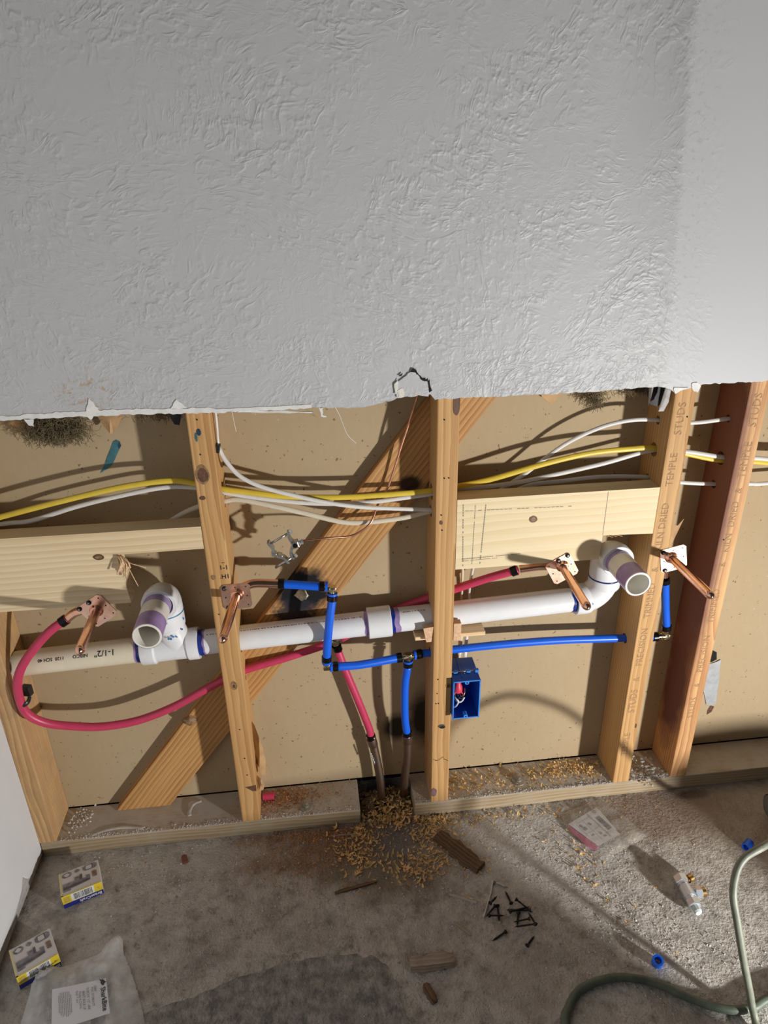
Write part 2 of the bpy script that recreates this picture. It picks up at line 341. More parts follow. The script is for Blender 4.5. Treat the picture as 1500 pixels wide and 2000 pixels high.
# ---------------------------------------------------------------- mesh helpers
OFF = {}
def mesh_obj(name, verts, faces, mat, parent=None, smooth=False, loc=None, kind=None):
    """verts in world space; loc = object origin (defaults to parent's origin)"""
    base = OFF[parent] if parent is not None else (Vector(loc) if loc is not None else Vector((0, 0, 0)))
    me = bpy.data.meshes.new(name)
    me.from_pydata([tuple(Vector(v) - base) for v in verts], [], faces); me.update()
    mats = mat if isinstance(mat, (list, tuple)) else [mat]
    for q in mats: me.materials.append(q)
    if smooth:
        for p in me.polygons: p.use_smooth = True
    o = bpy.data.objects.new(name, me); COL.objects.link(o)
    if parent is not None: o.parent = parent
    else: o.location = base
    OFF[o] = base
    if kind: o['kind'] = kind
    return o
def tag(o, label, cat, group=None):
    o['label'] = label; o['category'] = cat
    if group: o['group'] = group
    return o
def thing(name, label, cat, loc, group=None):
    o = bpy.data.objects.new(name, None); COL.objects.link(o); o.location = loc; o.empty_display_size = 0.02
    OFF[o] = Vector(loc); return tag(o, label, cat, group)
class Geo:
    """collects shapes of ONE mesh"""
    def __init__(s): s.v = []; s.f = []
    def add(s, v, f):
        n = len(s.v); s.v += [Vector(q) for q in v]; s.f += [tuple(i + n for i in q) for q in f]; return s
    def obj(s, name, mat, parent=None, smooth=False, loc=None, kind=None): return mesh_obj(name, s.v, s.f, mat, parent, smooth, loc, kind)
def box(x0, x1, y0, y1, z0, z1, bev=0.0):
    bm = bmesh.new(); bmesh.ops.create_cube(bm, size=1.0)
    for v in bm.verts:
        v.co = Vector((x0 + (v.co.x + .5) * (x1 - x0), y0 + (v.co.y + .5) * (y1 - y0), z0 + (v.co.z + .5) * (z1 - z0)))
    if bev: bmesh.ops.bevel(bm, geom=bm.edges[:], offset=bev, segments=2, affect='EDGES', profile=0.5)
    r = ([v.co.copy() for v in bm.verts], [[v.index for v in f.verts] for f in bm.faces]); bm.free(); return r
def obox(c, ux, uy, uz, hx, hy, hz, bev=0.0):
    v, f = box(-hx, hx, -hy, hy, -hz, hz, bev)
    ux, uy, uz = Vector(ux).normalized(), Vector(uy).normalized(), Vector(uz).normalized()
    return [Vector(c) + ux * q.x + uy * q.y + uz * q.z for q in v], f
def smooth_path(pts, n=6):
    P = [Vector(p) for p in pts]
    if len(P) < 3: return P
    Q = [2 * P[0] - P[1]] + P + [2 * P[-1] - P[-2]]; out = []
    for i in range(1, len(Q) - 2):
        for k in range(n):
            t = k / n; a, b, c, d = Q[i - 1], Q[i], Q[i + 1], Q[i + 2]
            out.append(0.5 * ((2 * b) + (c - a) * t + (2 * a - 5 * b + 4 * c - d) * t * t + (3 * b - a - 3 * c + d) * t ** 3))
    out.append(P[-1]); return out
def tube(path, r, seg=14, cap=True, upv=None, r2=None, rad=None):
    """sweep; r2 = second radius (flat cable), rad = list of radii per point"""
    P = [Vector(p) for p in path]; V = []; F = []
    T = [(P[min(i + 1, len(P) - 1)] - P[max(i - 1, 0)]).normalized() for i in range(len(P))]
    nrm = Vector(upv) if upv is not None else (Vector((0, 0, 1)) if abs(T[0].z) < .9 else Vector((0, 1, 0)))
    for i, p in enumerate(P):
        if upv is not None: nrm = Vector(upv)
        n = (nrm - T[i] * nrm.dot(T[i])).normalized(); b = T[i].cross(n); nrm = n
        a, c = (rad[i], rad[i]) if rad else (r, r2 or r)
        for k in range(seg):
            t = 2 * math.pi * k / seg; V.append(p + n * a * math.cos(t) + b * c * math.sin(t))
    for i in range(len(P) - 1):
        for k in range(seg):
            k2 = (k + 1) % seg; F.append((i * seg + k, i * seg + k2, (i + 1) * seg + k2, (i + 1) * seg + k))
    if cap:
        F.append(tuple(range(seg - 1, -1, -1))); F.append(tuple((len(P) - 1) * seg + k for k in range(seg)))
    return V, F
def cyl(a, b, r, seg=18, cap=True): return tube([a, b], r, seg, cap)
def lathe(a, axis, prof, seg=28):
    """prof: (distance along axis, radius)"""
    a = Vector(a); ax = Vector(axis).normalized(); n = ax.orthogonal().normalized(); b = ax.cross(n); V = []; F = []
    for d, r in prof:
        for k in range(seg):
            t = 2 * math.pi * k / seg; V.append(a + ax * d + (n * math.cos(t) + b * math.sin(t)) * r)
    for i in range(len(prof) - 1):
        for k in range(seg):
            k2 = (k + 1) % seg; F.append((i * seg + k, i * seg + k2, (i + 1) * seg + k2, (i + 1) * seg + k))
    return V, F
def prism_xz(poly, y0, y1):
    n = len(poly); V = [Vector((x, y0, z)) for x, z in poly] + [Vector((x, y1, z)) for x, z in poly]
    F = [tuple(range(n)), tuple(range(2 * n - 1, n - 1, -1))] + [(i, i + n, (i + 1) % n + n, (i + 1) % n) for i in range(n)]
    return V, F
def prism_xy(poly, z0, z1):
    n = len(poly); V = [Vector((x, y, z0)) for x, y in poly] + [Vector((x, y, z1)) for x, y in poly]
    F = [tuple(range(n)), tuple(range(2 * n - 1, n - 1, -1))] + [(i, i + n, (i + 1) % n + n, (i + 1) % n) for i in range(n)]
    return V, F
def sphere(c, rx, ry, rz, seg=14, rings=8, rough=0.0):
    V = []; F = []; c = Vector(c)
    for i in range(rings + 1):
        th = math.pi * i / rings
        for k in range(seg):
            ph = 2 * math.pi * k / seg; d = Vector((math.sin(th) * math.cos(ph), math.sin(th) * math.sin(ph), math.cos(th)))
            s = 1 + rough * mnoise.noise(d * 2.3 + c * 50)
            V.append(c + Vector((d.x * rx, d.y * ry, d.z * rz)) * s)
    for i in range(rings):
        for k in range(seg):
            k2 = (k + 1) % seg; F.append((i * seg + k, i * seg + k2, (i + 1) * seg + k2, (i + 1) * seg + k))
    return V, F
def recalc(o, auto=35):
    bm = bmesh.new(); bm.from_mesh(o.data); bmesh.ops.recalc_face_normals(bm, faces=bm.faces[:])
    if auto:
        for f in bm.faces: f.smooth = True
        for e in bm.edges:
            if len(e.link_faces) == 2 and e.calc_face_angle(0) > math.radians(auto): e.smooth = False
    bm.to_mesh(o.data); bm.free(); o.data.update(); return o
def boolean_cut(o, cutters):
    g = Geo()
    tmp = []
    for v, f in cutters:
        c = mesh_obj('cutter', v, f, M_dark); recalc(c, 0); tmp.append(c)
    for c in tmp:
        md = o.modifiers.new('cut', 'BOOLEAN'); md.operation = 'DIFFERENCE'; md.solver = 'EXACT'; md.object = c
    bpy.context.view_layer.update()
    dg = bpy.context.evaluated_depsgraph_get()
    me = bpy.data.meshes.new_from_object(o.evaluated_get(dg))
    o.modifiers.clear(); old = o.data; o.data = me; bpy.data.meshes.remove(old)
    for c in tmp:
        m_ = c.data; OFF.pop(c, None); bpy.data.objects.remove(c, do_unlink=True); bpy.data.meshes.remove(m_)
    return o
_tc = {}
def text2d(s, size, bold=0.0, res=2):
    """centred outline mesh of a string in 2-D, height ~ size"""
    key = (s, bold, res)
    if key not in _tc:
        cu = bpy.data.curves.new('t', 'FONT'); cu.body = s; cu.size = 1.0; cu.align_x = 'CENTER'; cu.align_y = 'CENTER'
        cu.resolution_u = res; cu.offset = bold; cu.fill_mode = 'FRONT'
        o = bpy.data.objects.new('t', cu); COL.objects.link(o); bpy.context.view_layer.update()
        me = bpy.data.meshes.new_from_object(o.evaluated_get(bpy.context.evaluated_depsgraph_get()))
        _tc[key] = ([(v.co.x, v.co.y) for v in me.vertices], [tuple(p.vertices) for p in me.polygons])
        bpy.data.objects.remove(o, do_unlink=True); bpy.data.curves.remove(cu); bpy.data.meshes.remove(me)
    v, f = _tc[key]
    return [(x * size, y * size) for x, y in v], f
def text_on_plane(s, size, c, ux, uy, bold=0.0):
    v, f = text2d(s, size, bold); ux, uy, c = Vector(ux), Vector(uy), Vector(c)
    return [c + ux * x + uy * y for x, y in v], f

# ================================================================= STRUCTURE
S, D = 0.038, 0.089
# floor
o = mesh_obj('floor', [(-1.6, -2.6, 0), (2.4, -2.6, 0), (2.4, 0.2, 0), (-1.6, 0.2, 0)], [(0, 1, 2, 3)], M_floor, kind='structure')
o['label'] = 'dusty stained grey concrete slab floor'
def residue_mat():
    m, nt, b = newmat('dark_residue'); co = objco(nt)
    n = noise(nt, co, 45, 5, .6)
    lk(nt, mixc(nt, ramp(nt, n, [(.36, 0.0), (.66, 1.0)]), (0.15, 0.148, 0.142), (0.40, 0.38, 0.355)), b.inputs['Base Color'])
    b.inputs['Roughness'].default_value = 0.42; bump(nt, b, noise(nt, co, 120, 4, .6), 1.0, 0.006); return m
FL = bpy.data.objects['floor']
pp = [(-.62, -.50), (-.60, -.360), (-.512, -.331), (-.44, -.316), (-.384, -.300), (-.313, -.286), (-.239, -.283), (-.18, -.288), (-.150, -.300), (-.135, -.322), (-.122, -.345), (-.118, -.38), (-.108, -.414), (-.10, -.52)]
rp = []
for i in range(len(pp)):
    (xa, ya), (xb, yb) = pp[i], pp[(i + 1) % len(pp)]
    for k in range(7):
        t = k / 7; x_, y_ = xa + (xb - xa) * t, ya + (yb - ya) * t
        rp.append((x_ + .007 * mnoise.noise(Vector((x_ * 60, y_ * 60, 1))), y_ + .007 * mnoise.noise(Vector((x_ * 60, y_ * 60, 9)))))
o = mesh_obj('residue_patch', *prism_xy(rp, .0001, .0006), residue_mat(), FL); recalc(o, 0)
# outer sheathing
g = Geo().add(*box(-1.0, 2.2, D, D + .012, 0.0405, 2.5))
o = g.obj('wall_outer', M_sheath, kind='structure'); o['label'] = 'tan fibreboard sheathing behind the open studs'
WALL_OUT = o
g = Geo().add(*box(-1.0, 2.2, D + .03, D + .05, 0.0, 2.5))
o = g.obj('wall_far_backing', M_blackfelt_gap, kind='structure'); o['label'] = 'black sheet standing in for the dark gap behind the sheathing'  # black sheet puts the gap's darkness in as colour
# upper drywall with its ragged lower cut
cut = [(-.82, .9465), (-.62, .9457), (-.5277, .9480), (-.405, .942), (-.3495, .9442), (-.2133, .9415), (-.15, .9370), (-.1316, .9362), (-.10, .940), (-.0692, .9488), (-.0149, .9529), (-.0064, .944), (.0359, .9445),
       (.1214, .9438), (.2081, .944), (.296, .9451), (.367, .9478), (.3885, .9440), (.403, .9365), (.418, .9400), (.431, .9422), (.4356, .9473), (.5674, .9483), (1.7, .950)]
edge = []
x = -.82; i = 0
while x < 1.7:
    while cut[i + 1][0] < x: i += 1
    (xa, za), (xb, zb) = cut[i], cut[i + 1]; t = (x - xa) / (xb - xa)
    edge.append((x, za + (zb - za) * t + random.uniform(-.0011, .0011) + .0012 * mnoise.noise(Vector((x * 60, 3, 0)))))
    x += random.uniform(.003, .007) if x < .75 else .05
poly = edge + [(1.7, 2.5), (-.82, 2.5)]
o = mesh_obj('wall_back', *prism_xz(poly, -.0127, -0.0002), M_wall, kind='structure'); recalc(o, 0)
o['label'] = 'grey stomp-textured drywall cut off ragged above the studs'
WALL = o
# torn white paper lip along the cut, left part
g = Geo()
top = []; bot = []
x = -.74
while x < -.20:
    zc = .9462 if x < -.5 else (.9462 - (x + .5) * .03 if x < -.36 else .9420)
    h = .006 + .004 * mnoise.noise(Vector((x * 25, 1, 0))) + random.uniform(-.001, .001)
    if x > -.36: h = .0035 + .002 * mnoise.noise(Vector((x * 40, 1, 0)))
    top.append((x, zc + max(h, .001))); bot.append((x, zc - .002 + random.uniform(-.0015, .001))); x += .006
n = len(top); V = [Vector((a, -.0136, b)) for a, b in top] + [Vector((a, -.0145, b)) for a, b in bot]
g.add(V, [(i, i + 1, n + i + 1, n + i) for i in range(n - 1)])
g.obj('torn_paper_edge', M_tornpaper, WALL)
def flat_patch(poly, y, th=.0012, jit=.0012):
    out = []
    for i, (xa, za) in enumerate(poly):
        xb, zb = poly[(i + 1) % len(poly)]
        for k in range(3):
            t = k / 3 + random.uniform(-.08, .08) * (k > 0); j = jit * (k > 0)
            out.append((xa + (xb - xa) * t + random.uniform(-j, j), za + (zb - za) * t + random.uniform(-j, j)))
    return prism_xz(out, y - th, y)
for poly in ([(-.552, .950), (-.544, .972), (-.538, .964), (-.533, .953), (-.525, .949)], [(-.425, .950), (-.414, .964), (-.405, .956), (-.400, .950)],
             [(-.32, .941), (-.25, .938), (-.205, .9335), (-.206, .9315), (-.26, .935), (-.33, .939)], [(-.645, .944), (-.640, .934), (-.633, .932), (-.631, .943)], [(-.195, .9395), (-.192, .925), (-.183, .924), (-.190, .928), (-.188, .9395)],
             [(-.555, .946), (-.547, .938), (-.541, .946)], [(.40, .945), (.403, .934), (.412, .939), (.425, .944)], [(.430, .95), (.435, .938), (.443, .9345), (.447, .945), (.440, .952)]):
    o = Geo().add(*flat_patch(poly, -.0129)).obj('torn_paper', M_tornpaper, WALL); recalc(o, 0)
# cracked, loosened patch above the middle stud
pp = [(-.070, .951), (-.072, .972), (-.058, .983), (-.046, .991), (-.036, .987), (-.030, .978), (-.019, .974), (-.015, .958), (-.018, .950), (-.04, .9535)]
o = Geo().add(*flat_patch(pp, -.0128, .0026)).obj('loosened_patch', M_wall, WALL); recalc(o, 0)
for poly in ([(-.0725, .956), (-.0735, .973), (-.067, .981), (-.068, .972), (-.0695, .957)], [(-.066, .952), (-.069, .963), (-.061, .966), (-.057, .957), (-.058, .951)], [(-.046, .9905), (-.043, .996), (-.036, .993), (-.037, .987)]):
    o = Geo().add(*flat_patch(poly, -.0150, .0010)).obj('plaster_chip', M_gyp, WALL); recalc(o, 0)
for poly in ([(-.047, .991), (-.044, .9965), (-.0395, .9955), (-.034, .987), (-.0365, .9865), (-.040, .990)], [(-.033, .986), (-.026, .979), (-.020, .9785), (-.024, .975), (-.031, .979)], [(-.0195, .975), (-.0165, .978), (-.0155, .968), (-.0125, .959), (-.0165, .957), (-.018, .966)], [(-.0665, .986), (-.060, .990), (-.062, .985)]):
    o = Geo().add(*flat_patch(poly, -.0150, .0012, .0005)).obj('crack', M_dark, WALL); recalc(o, 0)
# dangling paper fibres under the cut
for p in ([(-.332, -.012, .943), (-.331, -.008, .925), (-.329, -.008, .905)], [(-.17, -.012, .942), (-.160, .01, .915), (-.15, .01, .885), (-.135, .02, .865)], [(-.19, -.013, .94), (-.191, -.013, .927)]):
    Geo().add(*tube(smooth_path(p, 4), .0004, 5)).obj('paper_fibre', M_tornpaper, WALL, True)
# left wall
g = Geo().add(*box(-.8327, -.82, -2.4, -0.0005, .010, 2.5)); o = g.obj('wall_left', M_greyflap, kind='structure'); o['label'] = 'white painted drywall return at the left corner'
LW = o
pts = [(-.0008, .024), (-.012, .020), (-.022, .026), (-.040, .019), (-.055, .021), (-.070, .027), (-.080, .040), (-.088, .055), (-.096, .050), (-.105, .040), (-.12, .034), (-.15, .028), (-.19, .030), (-.25, .032), (-.40, .03), (-2.4, .03)]
n = len(pts)
V = [Vector((-.8192, y, z)) for y, z in pts] + [Vector((-.8192, y, 2.5)) for y, z in pts]
Geo().add(V, [(i, i + 1, n + i + 1, n + i) for i in range(n - 1)]).obj('paint_skin', M_wall_left, LW)
V = [Vector((-.8192, y, z)) for y, z in pts] + [Vector((-.8202, y - .001, z - .001)) for y, z in pts]
Geo().add(V, [(i, i + 1, n + i + 1, n + i) for i in range(n - 1)]).obj('paint_skin_edge', M_tornpaper, LW)

# ================================================================= FRAMING
a_b = math.radians(52.4); ub = Vector((math.cos(a_b), 0, math.sin(a_b)))
def brace_poly(grow=0.0):
    zl = lambda x: .0321 + 1.308 * (x + .6844); xl = lambda z: -.6844 + (z - .0321) / 1.308; xr = lambda z: -.563 + (z - .0437) / 1.288
    return [(xl(.0385) - grow, .0385), (xr(.0385) + grow, .0385), (xr(1.15) + grow, 1.15), (xl(1.15) - grow, 1.15)]
def stud(label, x0, holes, mat, notch=True, z1=2.4, twist=0.0):
    loc = Vector((x0 + S / 2, 0, S))
    o = mesh_obj('wall_stud', *box(x0, x0 + S, 0.0, D - .0003, S + .0003, z1, .0022), mat, loc=loc)
    recalc(o, 0)
    cs = []
    for (y, z, r) in holes: cs.append(cyl((x0 - .02, y, z), (x0 + S + .02, y, z), r, 20))
    if notch:
        cs.append(prism_xz(brace_poly(.0015), .0662, .12))
    if cs: boolean_cut(o, cs)
    return tag(o, label, 'stud', 'wall studs')
ST_A = stud('corner stud at the far left beside the white wall, red pipe looping past it', -.824, [(.042, .459, .0265)], MW_stud_grey, False)
ST_B = stud('second stud from the left, carrying the copper stub-out above the burn mark', -.406, [(.044, .791, .015), (.05, .757, .008), (.047, .385, .0105), (.042, .4755, .027)], MW_stud)
ST_C = stud('middle stud between the blue water tee and the blue electrical box', 0.0, [(.044, .757, .015), (.047, .717, .011), (.042, .4935, .027), (.066, .5235, .0105), (.037, .4105, .0105)], MW_stud)
ST_D = stud('stud right of the notched pine block, stamped along its face', .412, [(.044, .814, .013), (.045, .8695, .008), (.05, .7555, .008), (.044, .3985, .0105)], MW_stud, False)
ST_E = stud('rightmost stamped stud with shade painted over its dark reddish side face', .5465, [(.044, .789, .013), (.045, .8655, .007), (.05, .734, .008)], MW_stud_red_shade, False)
def disc_xz(c, rx, rz, y, n=18, th=.0004, wob=.12):
    poly = []
    for k in range(n):
        t = 2 * math.pi * k / n; w = 1 + wob * mnoise.noise(Vector((math.cos(t) * 1.5 + c[0] * 77, math.sin(t) * 1.5, c[1] * 31)))
        poly.append((c[0] + rx * w * math.cos(t), c[1] + rz * w * math.sin(t)))
    return prism_xz(poly, y - th, y + .0002)
def mark(name, st, c, rx, rz, mat, y=-.0003): return recalc(Geo().add(*disc_xz(c, rx, rz, y)).obj(name, mat, st), 0)
mark('knot', ST_B, (-.3915, .831), .0085, .012, M_knot); mark('knot_halo', ST_B, (-.3925, .832), .0115, .017, M_knot2, .0001)
mark('knot', ST_B, (-.386, .398), .006, .010, M_knot2); mark('knot', ST_B, (-.3865, .397), .0025, .004, M_knot, -.0005); mark('knot', ST_B, (-.397, .637), .004, .005, M_knot2)
for c in ((-.389, .926), (-.391, .867), (-.386, .29), (-.384, .215), (-.396, .56), (-.383, .17), (-.376, .60)): mark('nail_hole', ST_B, c, .0012, .0013, M_dark, -.0006)
mark('dark_mark', ST_B, (-.371, .9395), .005, .0045, M_blackring)
mark('paint_drip', ST_B, (-.389, .905), .0035, .006, M_tealdark); mark('paint_drip', ST_B, (-.394, .897), .002, .008, M_teal)
mark('splintered_edge', ST_B, (-.397, .790), .005, .0035, M_knot)
for c in ((.012, .905), (.014, .80), (.010, .73), (.012, .70), (.010, .37), (.009, .335), (.007, .31), (.012, .31), (.022, .80)): mark('nail_hole', ST_C, c, .0012, .0013, M_dark, -.0006)
mark('knot', ST_C, (.032, .931), .006, .02, M_knot); mark('knot', ST_C, (.010, .715), .003, .004, M_knot); mark('knot', ST_C, (.031, .352), .005, .006, M_knot2); mark('knot', ST_C, (.031, .352), .002, .003, M_knot, -.0005)
mark('staple', ST_C, (.019, .250), .007, .005, M_zinc); mark('staple', ST_C, (.021, .247), .006, .003, M_dark, -.0007)
for k in range(14): mark('nail_hole', ST_C, (.004 + k * .0023, .162 - .004 * math.sin(k * .5) - (.006 if k > 9 else 0)), .0007, .0007, M_dark, -.0006)
mark('scuff', ST_C, (.006, .068), .006, .012, plain('violet_scuff', (0.22, 0.12, 0.13), .8, var=.4, vs=150))
mark('knot', ST_D, (.444, .20), .002, .006, M_knot)
mark('nail_hole', ST_D, (.440, .888), .0012, .0014, M_dark, -.0006); mark('nail_hole', ST_E, (.556, .64), .0012, .0014, M_dark, -.0006)
# hand-written marks on the second stud above the copper plate
for s, z in (('..', .668), ('1-1', .655), ('.H1', .637)):
    recalc(Geo().add(*text_on_plane(s, .012, (-.377, -.0004, z), (1, 0, 0), (0, 0, 1), .015)).obj('pen_mark', M_black_ink, ST_B), 0)
# mill stamps read upwards, tops of letters to the left
def stamp(st, s, size, x, z, mat=M_ink):
    return Geo().add(*text_on_plane(s, size, (x, -.0004, z), (0, 0, 1), (-1, 0, 0), 0.0)).obj('mill_stamp', mat, st)
for s, size, z in (('TEMPLE', .019, .150), ('STUDS', .021, .268), ('&', .018, .325), ('PRECISION', .019, .405), ('TRIMMED', .019, .515), ('&', .018, .585), ('KILN DRIED', .019, .675), ('TEMPLE', .019, .79), ('STUDS', .020, .885)):
    stamp(ST_D, s, size, .4285, z)
for s, size, z in (('STUDS', .019, .235), ('&', .016, .295), ('PRECISION', .019, .375), ('TRIMMED', .019, .49), ('&', .016, .585), ('KILN', .019, .632), ('DRIED', .019, .692), ('&', .018, .740), ('TEMPLE', .021, .800), ('STUDS', .021, .893)):
    stamp(ST_E, s, size, .5655, z)

# diagonal let-in brace
o = mesh_obj('diagonal_brace', *prism_xz(brace_poly(), .067, D - .0004), MW_brace, loc=(0, 0, 0)); recalc(o, 0)
tag(o, 'diagonal board brace running behind the studs, scorched black near the middle', 'brace'); BR = o
o = Geo().add(*sphere((-.2465, .064, .549), .011, .006, .011, rough=.5)).obj('foam_plug', M_foam, BR, True)
o = Geo().add(*sphere((-.494, .066, .268), .014, .007, .010, rough=.5)).obj('knot', M_knot2, BR, True)
# bottom plates
def plate(label, x0, x1):
    o = mesh_obj('bottom_plate', *box(x0, x1, 0.0, D - .0003, .0003, S, .002), MW_plate, loc=((x0 + x1) / 2, 0, 0)); recalc(o, 0)
    return tag(o, label, 'plate', 'bottom plates on the slab')
PL1 = plate('dusty bottom plate at the left, ending at the pipe gap', -.8195, -.1548)
PL2 = plate('dusty bottom plate at the right, strewn with pale shavings', -.036, 1.9)
# plaster dust lines and lumps on the plates
def crumbs(name, parent, n, fx, r0, r1, mat, loc=None):
    g = Geo()
    for k in range(n):
        p = fx(); r = random.uniform(r0, r1)
        v, f = sphere(p + Vector((0, 0, r * .45)), r * random.uniform(.7, 1.4), r * random.uniform(.7, 1.3), r * .7, 5, 3, .8); g.add(v, f)
    return g.obj(name, mat, parent, loc=loc, kind='stuff')
def fx():
    x = random.uniform(-.8, -.16)
    return Vector((x, abs(random.gauss(0, .006)) + .001, S))
crumbs('plaster_dust', PL1, 500, fx, .0006, .0016, M_plaster)
def fx():
    x = random.choice((random.uniform(-.03, .42), random.uniform(.0, .40), random.gauss(.505, .03)))
    return Vector((x, abs(random.gauss(0, .006)) + .001, S))
crumbs('plaster_dust', PL2, 650, fx, .0006, .0018, M_plaster)
def fx(): return Vector((random.gauss(.50, .016), random.gauss(.03, .018), S))
crumbs('plaster_lumps', PL2, 110, fx, .0012, .0042, M_plaster)
def fx(): return Vector((random.gauss(-.755, .014), random.gauss(.055, .018), S))
crumbs('plaster_lumps', PL1, 90, fx, .0008, .0028, M_plaster)
o = Geo().add(*tube(smooth_path([(-.50, .07, S + .002), (-.515, .062, S + .003), (-.522, .045, S + .002), (-.520, .032, S + .001)], 5), .0012, 7, r2=.0042, upv=(0, 0, 1))).obj('plaster_smear', M_smear, PL1, True)
o = Geo().add(*tube(smooth_path([(-.72, .008, S), (-.69, .018, S + .001), (-.65, .020, S + .001), (-.61, .012, S)], 5), .0012, 7, r2=.0045, upv=(0, 0, 1))).obj('plaster_smear', M_smear, PL1, True)
# pine blocking
o = mesh_obj('pine_block', *prism_xz([(-.7855, .598), (-.5445, .598), (-.5535, .6945), (-.4065, .6950), (-.4065, .7375), (-.7855, .7385)], .0, .038), MW_block, loc=(-.786, 0, .598)); recalc(o, 0)
tag(o, 'notched pine block at the left with splinters torn at its cut', 'block', 'pine blocking between studs'); BK1 = o
mark('knot', BK1, (-.583, .6925), .009, .0055, M_knot); mark('knot', BK1, (-.583, .6925), .0058, .0030, M_knot2, -.0006)
for k in range(16):
    a = random.uniform(-.3, .9); L = random.uniform(.018, .04)
    p0 = Vector((-.548 + random.uniform(-.003, .004), -.002 + random.uniform(-.003, .006), .693 + random.uniform(-.004, .002)))
    p2 = p0 + Vector((math.sin(a) * L * .8, random.uniform(-.012, .004), -math.cos(a) * L)); p1 = (p0 + p2) / 2 + Vector((.006, -.004, .004))
    Geo().add(*tube(smooth_path([p0, p1, p2], 4), .0007, 5, r2=.0016)).obj('splinter', MW_shim, BK1, True)
for p in ([(-.546, -.003, .692), (-.53, -.012, .683), (-.505, -.012, .672)], [(-.542, -.002, .69), (-.533, -.006, .66), (-.526, -.004, .632)]):
    Geo().add(*tube(smooth_path(p, 4), .0007, 5)).obj('splinter', MW_shim, BK1, True)
o = mesh_obj('pine_block', *prism_xz([(.0383, .617), (.3125, .617), (.3145, .667), (.4117, .6635), (.4117, .757), (.0383, .757)], .0, .038), MW_block2, loc=(.038, 0, .617)); recalc(o, 0)
tag(o, 'pale pine block at the right with pencil lines and one knot', 'block', 'pine blocking between studs'); BK2 = o
mark('knot', BK2, (.179, .710), .0075, .0065, M_knot); mark('knot', BK2, (.179, .710), .0045, .0040, M_knot2, -.0006)
for k, (xa, za, xb, zb, w) in enumerate([(.049, .748, .052, .622, .0016), (.071, .745, .069, .625, .0012), (.090, .745, .084, .625, .0018), (.045, .735, .25, .731, .0012), (.05, .638, .16, .641, .0014), (.05, .634, .12, .6355, .001), (.3145, .755, .3140, .668, .0009)]):
    n = 26 if k < 6 else 1; g = Geo()
    for i in range(n):
        t0 = i / n; t1 = (i + (.8 if k < 6 else 1)) / n
        if k < 6 and random.random() < .12: continue
        A = Vector((xa + (xb - xa) * t0, -.0003, za + (zb - za) * t0)); B = Vector((xa + (xb - xa) * t1, -.0003, za + (zb - za) * t1)); d = (B - A).normalized(); nn = Vector((-d.z, 0, d.x)) * w / 2
        g.add([A - nn, B - nn, B + nn, A + nn], [(0, 1, 2, 3)])
    g.obj('pencil_line', M_pencil, BK2)
for k in range(6):
    p0 = Vector((.322 + k * .004, .002, .666)); Geo().add(*tube([p0, p0 + Vector((random.uniform(-.004, .012), -.004, -random.uniform(.001, .006)))], .0005, 5)).obj('splinter', MW_shim, BK2)

# ================================================================= DRAIN
def axz(x): return .4602 + (x + .7588) * (.5042 - .4602) / (.2798 + .7588)
def A(x): return Vector((x, .042, axz(x)))
DR = thing('drain_pipe', 'white plastic drain line crossing the studs with two stubs facing out', 'pipe', (0, .042, .49))
R, RI = .0241, .0204
dirx = (A(1) - A(0)).normalized()
def seg(name, x0, x1, r, mat, sg=36, parent=DR): return recalc(Geo().add(*cyl(A(x0), A(x1), r, sg)).obj(name, mat, parent, True))
PIPE1 = seg('pipe', -.81, -.53, R, M_pvc_cream); PIPE1['label'] = 'cream length of pipe with black print'
PIPE2 = seg('pipe', -.47, -.10, R, M_pvc); PIPE3 = seg('pipe', -.10, .315, R, M_pvc)
# tee
TEE = Geo()
TEE.add(*lathe(A(-.553), dirx, [(0, .0245), (0, .0300), (.002, .0308), (.024, .0308), (.0275, .0275), (.060, .0270), (.084, .0275), (.087, .0308), (.105, .0308), (.107, .0300), (.107, .0245)], 36))
xv = -.497
TEE.add(*tube(smooth_path([(xv + .012, .042, .462), (xv + .009, .042, .487), (xv + .003, .042, .510), (xv, .042, .530)], 4), .0265, 32))
TEE.add(*lathe((xv, .042, .518), (0, 0, 1), [(0, .0265), (.004, .0306), (.032, .0306), (.0325, .0250)], 36))
TEE = recalc(TEE.obj('tee', M_pvc, DR, True))
def elbow_out(x, z, z0, yf):
    """90 degree elbow: vertical at the bottom, opening towards the room"""
    c = Vector((x, .042, z)); rb = .034; path = [(x, .042, z0)]
    for k in range(9):
        t = k / 8 * math.pi / 2; path.append((x, .042 - rb + rb * math.cos(t), z - rb + rb * math.sin(t)))
    g = Geo().add(*tube(path, .0303, 36, True))
    g.add(*lathe((x, .012, z), (0, -1, 0), [(0, .0303), (.0, .0312), (.012 - yf - .0015, .0312), (.012 - yf, .0303), (.012 - yf, .0246), (.008, .0246)], 36))
    return recalc(g.obj('elbow', M_pvc, DR, True))
def stub(x, z, y0, y1, mat, marks):
    a = Vector((x, y0, z)); L = y0 - y1
    p = recalc(Geo().add(*lathe(a, (0, -1, 0), [(0, R), (L - .001, R), (L, R - .001), (L, RI), (0, RI)], 40)).obj('stub_pipe', mat, DR, True))
    for d0, d1 in marks:
        Geo().add(*lathe((x, y0 - d0, z), (0, -1, 0), [(0, R + .00025), (d1 - d0, R + .00025)], 40)).obj('primer_band', M_purple, p, True)
    return p
elbow_out(xv, .5905, .5515, -.006); ring = lambda c, ax, r, w, m, nm: Geo().add(*lathe(c, ax, [(0, r - .001), (0, r), (w, r), (w, r - .001)], 36)).obj(nm, m, DR, True)
ring((xv, .042, .5495), (0, 0, 1), .0311, .002, M_glue2, 'glue_line')
s1 = stub(xv - .003, .5905, .004, -.100, M_pvc_stub, [(.0095, .026), (.062, .1035)])
